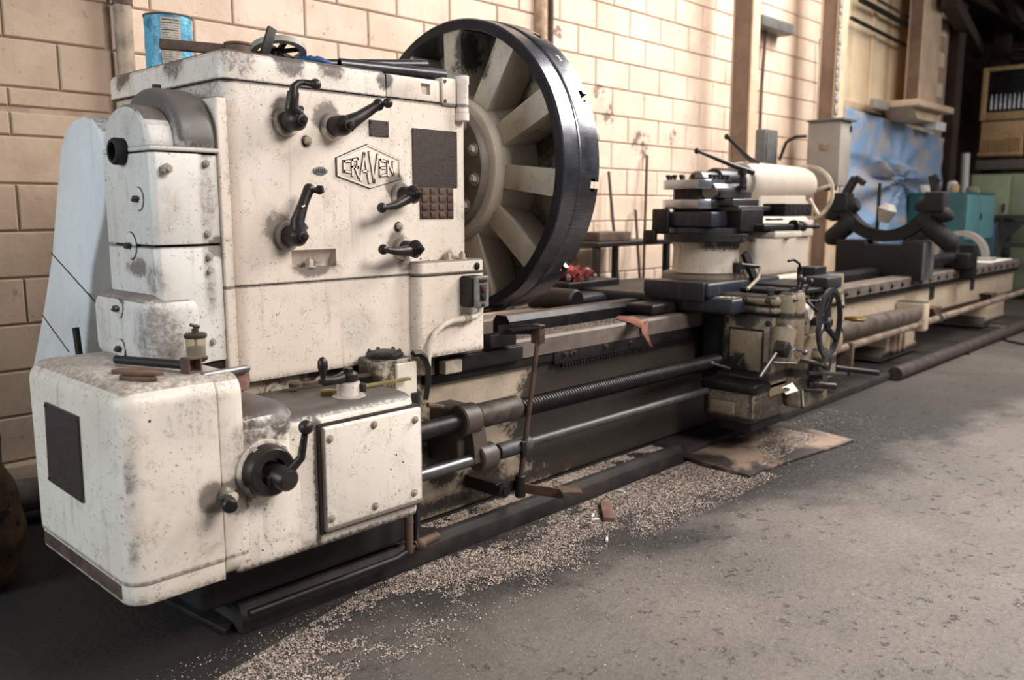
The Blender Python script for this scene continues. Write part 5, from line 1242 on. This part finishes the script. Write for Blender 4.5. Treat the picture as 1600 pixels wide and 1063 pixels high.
# red rag and cloths
rg = B(); 
for i in range(7):
    pts = []
    c0_ = Vector((3.66 + rnd.uniform(-.06, .06), 2.99 + rnd.uniform(-.05, .05), .83 + rnd.uniform(0, .03)))
    for j in range(6): pts.append(c0_ + Vector((.045*math.cos(j+i), .04*math.sin(j*1.3+i*2), .014*math.sin(j*2+i))))
    rg.tube(pts, [.012, .022, .026, .022, .024, .010], 8)
single('rag', rg, 'red', 'crumpled red rag on the rear of the carriage', 'rag', ang=70)
rg2 = B()
for i in range(4):
    rg2.tube([(3.56+.05*i, 2.955+.03*math.sin(i*2), .825), (3.60+.05*i, 2.98, .845+.01*(i % 2)), (3.65+.05*i, 2.96, .825)], [.014, .024, .012], 8)
single('rag', rg2, 'box', 'grey rag bunched under the red rag', 'rag', ang=70)
# strap hanging over the front way
s1 = [PT(962, 497, 2, .6945), PT(985, 495, 2, .6945), PT(1000, 503, 2, .6945)]
st_ = B(); L_ = [(PT(960, 498, 2, .692), PT(966, 494, 2, .692)), (PT(985, 505, 2, .692), PT(990, 495, 2, .692)), (PT(1001, 513, 2, .692), PT(1006, 505, 2, .692))]
pa_ = PT(1003, 521, 1, 2.245); pb_ = PT(1011, 520, 1, 2.245); pc_ = PT(1016, 541, 1, 2.24); pd_ = PT(1019, 543, 1, 2.24)
q_ = [(a, b) for a, b in L_] + [(Vector((pa_.x-.01, 2.25, .685)), Vector((pb_.x+.01, 2.25, .685))), (pa_, pb_), (pc_, pd_)]
vv = []
for a, b in q_: vv += [a, b, b + Vector((0, -.002, .002)), a + Vector((0, -.002, .002))]
st_.v = [tuple(v) for v in vv]
for i in range(len(q_)-1):
    o_ = i*4
    for j_ in range(4): st_.f.append((o_+j_, o_+(j_+1) % 4, o_+4+(j_+1) % 4, o_+4+j_))
st_.f += [(0, 1, 2, 3), tuple(len(vv)-4+i for i in range(4))]
single('strap', st_, 'strap', 'faded red cloth strap draped over the front bed way', 'strap', ang=60)

# ================================================================ TAILSTOCK
ts = thing('tailstock', 'cream tailstock with steel quill and spoked white handwheel, behind the turret', 'tailstock', (5.2, 2.6, .69))
TC = Vector((0, 2.6, 1.357))
obj('base', B().rbox(4.50, 5.38, 2.34, 2.90, .695, .80, .02), 'tailpaint', ts)
obj('body', B().rbox(4.56, 5.31, 2.40, 2.84, .80, 1.16, .05, 4), 'tailpaint', ts)
obj('body_step', B().rbox(4.54, 4.98, 2.385, 2.85, 1.04, 1.13, .02, 3), 'tailpaint', ts)
obj('side_plate', B().rbox(5.12, 5.30, 2.38, 2.401, 1.03, 1.13, .006), 'tailpaint', ts)
obj('clamp_mark', B().rbox(4.93, 5.00, 2.375, 2.401, 1.02, 1.08, .02), 'brown', ts)
obj('neck', B().rbox(4.80, 5.45, 2.50, 2.72, 1.13, 1.30, .03), 'tailpaint', ts)
obj('barrel', B().lathe((4.72, 2.6, 1.357), PXV, [(0, .112), (.02, .124), (.10, .126), (.78, .118), (.86, .105), (.90, .06), (.98, .05)], 44), 'tailpaint', ts)
obj('barrel_collar', B().lathe((4.66, 2.6, 1.357), PXV, [(0, .088), (.06, .092)], 40), 'box', ts)
obj('quill', B().lathe((4.42, 2.6, 1.357), PXV, [(0, .05), (.0, .072), (.02, .078), (.26, .078)], 36), 'darksteel', ts)
obj('quill', B().lathe((4.24, 2.6, 1.357), PXV, [(0, .05), (.01, .055), (.20, .055)], 30), 'steel', ts)
tl = obj('quill_lever', B().tube([(4.86, 2.56, 1.478), (4.74, 2.55, 1.495), (4.45, 2.53, 1.60)], [.018, .015, .009], 10), 'lever', ts)
obj('knob', B().sph((4.44, 2.53, 1.605), .017, 12), 'lever', tl)
twc = Vector((5.68, 2.62, 1.305))
tw_ = obj('handwheel', B().lathe(twc, (1, .10, 0), [(-.010, .170), (-.014, .178), (-.010, .192), (.010, .192), (.014, .178), (.010, .170)], 56, closed=True), 'box', ts, label='pale spoked tailstock handwheel')
tw_.data.materials[0] = plain('pale_wheel_paint', srgb(205, 190, 170), .45)
for i in range(5):
    a_ = math.radians(20 + 72*i); d = Vector((0, math.cos(a_), math.sin(a_)))
    obj('spoke', B().tube([twc + d*.02, twc + d*.178], [.018, .012], 10), tw_.data.materials[0], tw_)
obj('hub', B().lathe(twc - Vector((.05, 0, 0)), PXV, [(0, .03), (.08, .035), (.09, .02)], 20), tw_.data.materials[0], tw_)

# ================================================================ STEADY REST
sr_ = thing('steady_rest', 'big black open steady rest standing on the bed past the tailstock', 'steady rest', (6.95, 2.55, .69))
obj('base_block', B().prism([(2.20, .655), (2.20, .955), (2.34, .955), (2.36, .925), (2.62, .925), (2.64, .955), (2.86, .955), (2.86, .69), (2.40, .69), (2.40, .655)], 0, 6.8, 7.06), 'deepblack', sr_, bevel=.006)
obj('base_face', B().rbox(6.81, 7.05, 2.188, 2.20, .66, .95, .003), 'greybox', sr_)
SC = Vector((6.86, 2.52, 1.345)); ri, ro = .31, .40; ringp = []
ar = B(); n_ = 40; A0, A1 = math.radians(192), math.radians(348)
rings = []
for i in range(n_+1):
    a_ = A0 + (A1-A0)*i/n_; d = Vector((0, -math.cos(a_), math.sin(a_)))
    rings.append([SC + d*ri, SC + d*ro, SC + d*ro + PXV*.12, SC + d*ri + PXV*.12])
ar.ring(rings); ring_o = obj('ring', ar, 'deepblack', sr_)
obj('ring_face', B().lathe(SC - Vector((.002, 0, 0)), PXV, [(0, ri+.002), (0, ri+.012), (.002, ri+.012)], 8), 'deepblack', sr_) if 0 else None
for a_, l0, l1, w_ in ((204, .25, .50, .06), (336, .25, .50, .06), (222, .32, .60, .075), (320, .32, .66, .072)):
    t_ = math.radians(a_); d = Vector((0, -math.cos(t_), math.sin(t_)))
    obj('jaw_housing', B().lathe(SC + PXV*.06 + d*l0, d, [(0, w_*.8), (.02, w_), (l1-l0-.03, w_), (l1-l0, w_*.75), (l1-l0+.03, w_*.3)], 18), 'deepblack', sr_)
for sg, a_ in ((1, 198), (-1, 342)):
    t_ = math.radians(a_); d = Vector((0, -math.cos(t_), math.sin(t_)))
    p = SC + d*(ro-.02)
    obj('hinge_lug', B().rbox(6.84, 7.0, p.y-.07, p.y+.07, p.z-.05, p.z+.10, .012), 'deepblack', sr_)
    obj('clamp_arm', B().bar(p + PXV*.06 + Vector((0, 0, .04)), p + PXV*.06 + Vector((0, (-.10 if sg > 0 else .04), .22)), .07, .05), 'oilmetal', sr_)
    obj('clamp_arm', B().bar(p + PXV*.06 + Vector((0, (-.10 if sg > 0 else .04), .22)), p + PXV*.06 + Vector((0, (-.17 if sg > 0 else .0), .17)), .05, .04), 'oilmetal', sr_)
obj('roller_knob', B().lathe((6.80, 2.50, 1.10), (0, -.3, 1), [(0, .04), (.10, .07), (.14, .04)], 16), 'box', sr_)
obj('pin', B().tube([(6.9, 2.58, 1.0), (6.9, 2.58, 1.40)], .014, 10), 'deepblack', sr_)
# second, smaller steady lying on the bed
def arc_ring(nm, lab, c, ri, ro, w, a0, a1, m, grp=None):
    t = thing(nm, lab, 'steady rest', (c[0], c[1], .69)); b = B(); rr_ = []
    for i in range(29):
        a_ = math.radians(a0 + (a1-a0)*i/28); d = Vector((0, -math.cos(a_), math.sin(a_)))
        rr_.append([Vector(c) + d*ri, Vector(c) + d*ro, Vector(c) + d*ro + PXV*w, Vector(c) + d*ri + PXV*w])
    b.ring(rr_); obj('ring', b, m, t); return t
t = arc_ring('travelling_steady', 'dark half-ring steady on the bed just past the big black one', (7.85, 2.50, .75), .19, .25, .12, -5, 185, 'black')
obj('foot', B().rbox(7.84, 8.0, 2.16, 2.30, .70, .83, .01), 'oilmetal', t); obj('cross_tube', B().tube([(7.3, 2.3, .79), (8.0, 2.3, .79)], .045, 14), 'oilmetal', t)
obj('front_plate', B().rbox(7.98, 8.06, 2.15, 2.40, .60, .90, .01), 'oilmetal', t)
t = arc_ring('travelling_steady', 'pale half-ring steady near the far end of the bed', (9.1, 2.60, .74), .20, .25, .10, -5, 185, 'box')
obj('foot', B().rbox(9.05, 9.25, 2.3, 2.9, .692, .74, .01), 'box', t)
single('cloth', B().rbox(8.9, 9.7, 2.27, 2.42, .692, .706, .006), 'white', 'pale folded sheet on the front way near the bed end', 'cloth')
single('red_tag', B().rbox(8.3, 8.33, 2.7, 2.74, .75, .84, .003), plain('red_plastic', srgb(190, 40, 46), .5), 'small red tag standing behind the dark half-ring steady', 'tag')

# ================================================================ FLOOR THINGS
k = N('plywood_mat_dirty'); a = k.noise(3.2, 6, .62, .5); f = k.noise(70, 5, .7)
c = k.mix(k.step(a, .42, .60), srgb(52, 44, 39), srgb(150, 126, 108)); c = k.mix(k.math('MULTIPLY', k.step(f, .5, .7), .4), c, srgb(60, 50, 44)); k.bump(f, .3, .004)
M['mat'] = k.fin(c, .7)
mp_ = [PT(1040, 705, 2, .012), PT(1100, 727, 2, .012), PT(1172, 744, 2, .012), PT(1190, 735, 2, .012), PT(1228, 722, 2, .012), PT(1335, 688, 2, .012), PT(1225, 660, 2, .012), PT(1140, 645, 2, .012), PT(1075, 672, 2, .012)]
b = B(); n_ = len(mp_); b.v = [(p.x, p.y, .003) for p in mp_] + [(p.x, p.y, .014 + (.012 if i == 1 else 0)) for i, p in enumerate(mp_)]
b.f = [tuple(range(n_))[::-1], tuple(range(n_, 2*n_))] + [(i, (i+1) % n_, (i+1) % n_+n_, i+n_) for i in range(n_)]
single('floor_board', b, 'mat', 'worn dirty board with ragged edges on the floor under the carriage', 'board', .002)
bp = [PT(255, 935, 2, .02), PT(352, 985, 2, .02), PT(392, 945, 2, .02), PT(300, 905, 2, .02)]
b = B(); b.v = [(p.x, p.y, .004) for p in bp] + [(p.x, p.y, .022) for p in bp]; b.f = [(0,1,2,3), (7,6,5,4), (0,4,5,1), (1,5,6,2), (2,6,7,3), (3,7,4,0)]
single('steel_plate', b, plain('dark_plate', srgb(52, 48, 46), .45, .4, .2), 'dark flat steel plate on the floor under the gearbox', 'plate', .003)
# brown sack at the left edge
sk_ = B(); rings = []
for i in range(15):
    z = .55*i/14; rings.append([])
    for j in range(36):
        a_ = 2*PI*j/36; r_ = (.20 + .028*math.sin(PI*min(1, i/10)) - .03*(i/14)**2) * (1 + .10*mnoise.noise(Vector((math.cos(a_)*3, math.sin(a_)*3, z*9))))
        rings[-1].append((.46 + r_*math.cos(a_)*.95, 2.40 + r_*1.35*math.sin(a_), z*.96))
sk_.ring(rings)
k = N('brown_paper'); c = k.mix(k.step(k.noise(6, 6, .65, .6), .35, .65), srgb(74, 56, 38), srgb(122, 94, 64)); c = k.mix(k.step(k.noise(14, 3, .5, 1.0), .62, .64), c, srgb(30, 26, 24)); k.bump(k.noise(18, 5, .6, 1), .9, .02)
sack = single('paper_sack', sk_, k.fin(c, .8), 'crumpled brown paper sack at the left edge of the picture', 'sack', ang=70)
sack.location = PT(-78, 900, 2, 0) ; sack.location.z = 0
# dark hose on the floor at the wall
single('hose', B().tube([(.75, 3.55, .025), (1.1, 3.5, .025), (1.35, 3.45, .025), (1.7, 3.5, .025)], .022, 10), 'rubber', 'black hose on the floor by the wall left of the gearbox', 'hose')
single('canvas_bundle', B().tube([(.55, 3.68, .07), (.95, 3.66, .075), (1.4, 3.62, .07)], [.05, .07, .05], 14), plain('grey_canvas', srgb(92, 82, 74), .9, 0, .3, 12), 'grey canvas bundle lying at the wall foot left of the gearbox', 'bundle')
# cable on the floor, right
single('cable', B().tube([PT(x, y, 2, .012) for x, y in ((1475, 512), (1500, 510), (1525, 512), (1550, 522), (1575, 533), (1600, 538), (1640, 540))], .010, 8), 'rubber', 'black cable snaking over the floor at the right end of the lathe', 'cable')
single('wood_offcut', B().bar(PT(946, 785, 2, .012), PT(952, 812, 2, .012), .045, .018), plain('pink_wood', srgb(124, 92, 78), .8), 'short reddish wood offcut in the swarf beside the plinth', 'offcut', .003)
single('black_bolt', B().lathe(PT(1511, 553, 2, .01), (1, .1, 0), [(0, .02), (.02, .02), (.02, .009), (.12, .009)], 8), 'rubber', 'small bolt lying alone on the floor right of the lathe', 'bolt')
for i, (x, y, lab) in enumerate(((948, 843, 'white cigarette end nearest the camera on the bare floor'), (971, 768, 'white cigarette end farthest from the camera, by the plinth'), (930, 812, 'white cigarette end in the swarf left of the wood offcut'), (926, 806, 'white cigarette end lying just behind another, left of the wood offcut'))):
    p = PT(x, y, 2, .006); a_ = .6+i
    single('cigarette_end', B().tube([p - Vector((.016*math.cos(a_), .016*math.sin(a_), 0)), p + Vector((.016*math.cos(a_), .016*math.sin(a_), 0))], .0048, 8), 'white', lab, 'cigarette end', group='cigarette ends in the swarf')
# blue work benches and side table behind the carriage
wt = thing('side_table', 'small dark steel table against the wall behind the turret', 'table', (4.9, 3.45, 0))
obj('top', B().rbox(4.25, 5.1, 3.3, 3.8, .96, .99, .004), 'black', wt)
for x, y in ((4.28, 3.33), (5.07, 3.33), (4.28, 3.77), (5.07, 3.77)): obj('leg', B().rbox(x-.02, x+.02, y-.02, y+.02, 0, .96, .002), 'black', wt)
single('wood_block', B().rbox(4.40, 4.75, 3.4, 3.6, .991, 1.05, .006), 'brown', 'brown wooden block on the small dark table', 'block')
for (x0, y0, x1, y1, lab) in ((951, 268, 966, 440, 'thin rusty rod leaning against the wall, nearest the faceplate'), (1011, 243, 1005, 440, 'tall thin rod standing against the wall by the dark table'), (993, 328, 1000, 440, 'short thin rod leaning between the two taller ones')):
    a_ = PT(x0, y0, 1, 3.80); b_ = PT(x1, y1, 1, 3.70); d = (b_-a_); b_2 = a_ + d*(a_.z/(-d.z))
    
    single('rod', B().tube([a_, b_2 + Vector((0, 0, .004))], .011, 8), 'rod', lab, 'rod')

# swarf: pale and dark flakes heaped along the plinth, far too many to count
def swarf(name, n, mat, fn, lab, smin=.0009, smax=.0028):
    b = B(); i = 0
    while i < n:
        p = fn()
        if p is None: continue
        i += 1
        s_ = rnd.uniform(smin, smax); a_ = rnd.uniform(0, 2*PI); t_ = rnd.uniform(-.6, .6)
        u_ = Vector((math.cos(a_), math.sin(a_), t_))*s_; w_ = Vector((-math.sin(a_), math.cos(a_), rnd.uniform(-.3, .3)))*s_*rnd.uniform(.3, .8)
        c_ = Vector(p) + Vector((0, 0, s_*.6))
        o_ = len(b.v); b.v += [tuple(c_-u_-w_), tuple(c_+u_-w_), tuple(c_+u_*.8+w_), tuple(c_ - u_*.3 + w_ + Vector((0, 0, s_*.5)))]
        b.f += [(o_, o_+1, o_+2), (o_, o_+2, o_+3)]
    me = bpy.data.meshes.new(name); me.from_pydata(b.v, [], b.f); me.materials.append(M[mat])
    o = bpy.data.objects.new(name, me); COL.objects.link(o); o['label'] = lab; o['category'] = 'swarf'; o['kind'] = 'stuff'
def dens(x, y):
    f_ = mnoise.noise(Vector((x*2.6, y*5, .3)))*.6 + mnoise.noise(Vector((x*8, y*12, 4)))*.35 + mnoise.noise(Vector((x*30, y*40, 4)))*.2
    return f_
def strip():
    x = rnd.uniform(.55, 3.55); w_ = .34 if x > 1.6 else .34 + (1.6-x)*.35
    y = 2.11 - abs(rnd.gauss(0, w_*.5))
    if x < 1.5: y -= .02 + (1.5-x)*.25
    if y < 2.11 - w_*1.25 - max(0, 1.5-x)*.4: return None
    if dens(x, y) < rnd.uniform(-.12, .22) - (.06 if 2.6 < x or x < 1.2 else -.04): return None
    return (x, y, .001)
def ledge():
    x = rnd.uniform(1.75, 3.40); y = rnd.uniform(2.19, 2.29)
    return None if dens(x*1.3, y) < rnd.uniform(-.3, .2) else (x, y, .056)
def board():
    x = rnd.uniform(3.6, 4.3); y = rnd.uniform(1.8, 2.3)
    return None if dens(x, y*1.3) < rnd.uniform(-.1, .4) else (x, y, .015)
def wide():
    x = rnd.uniform(.4, 5); y = rnd.uniform(1.2, 2.1)
    return (x, y, .001) if rnd.random() < math.exp(-(2.1-y)*3.2) else None
swarf('pale_swarf', 150000, 'chipmat', strip, 'pale metal swarf heaped on the floor along the plinth')
swarf('dark_swarf', 45000, 'chipdark', strip, 'dark oily swarf mixed along the foot of the plinth', .001, .0035)
swarf('ledge_swarf', 30000, 'chipmat', ledge, 'swarf lying in the trough of the plinth ledge')
swarf('board_swarf', 16000, 'chipmat', board, 'swarf scattered over the board under the carriage')
swarf('scattered_swarf', 9000, 'chipmat', wide, 'loose swarf scattered across the floor in front of the plinth', .0009, .0024)
def onway():
    return (rnd.uniform(2.4, 3.5), rnd.uniform(2.28, 2.40), .6905)
swarf('saddle_swarf', 5000, 'chipmat', lambda: (rnd.uniform(3.66, 4.35), rnd.uniform(2.02, 2.12), .776), 'fine bright swarf on the carriage saddle')
swarf('way_swarf', 3500, 'chipdark', onway, 'fine swarf on the front bed way')
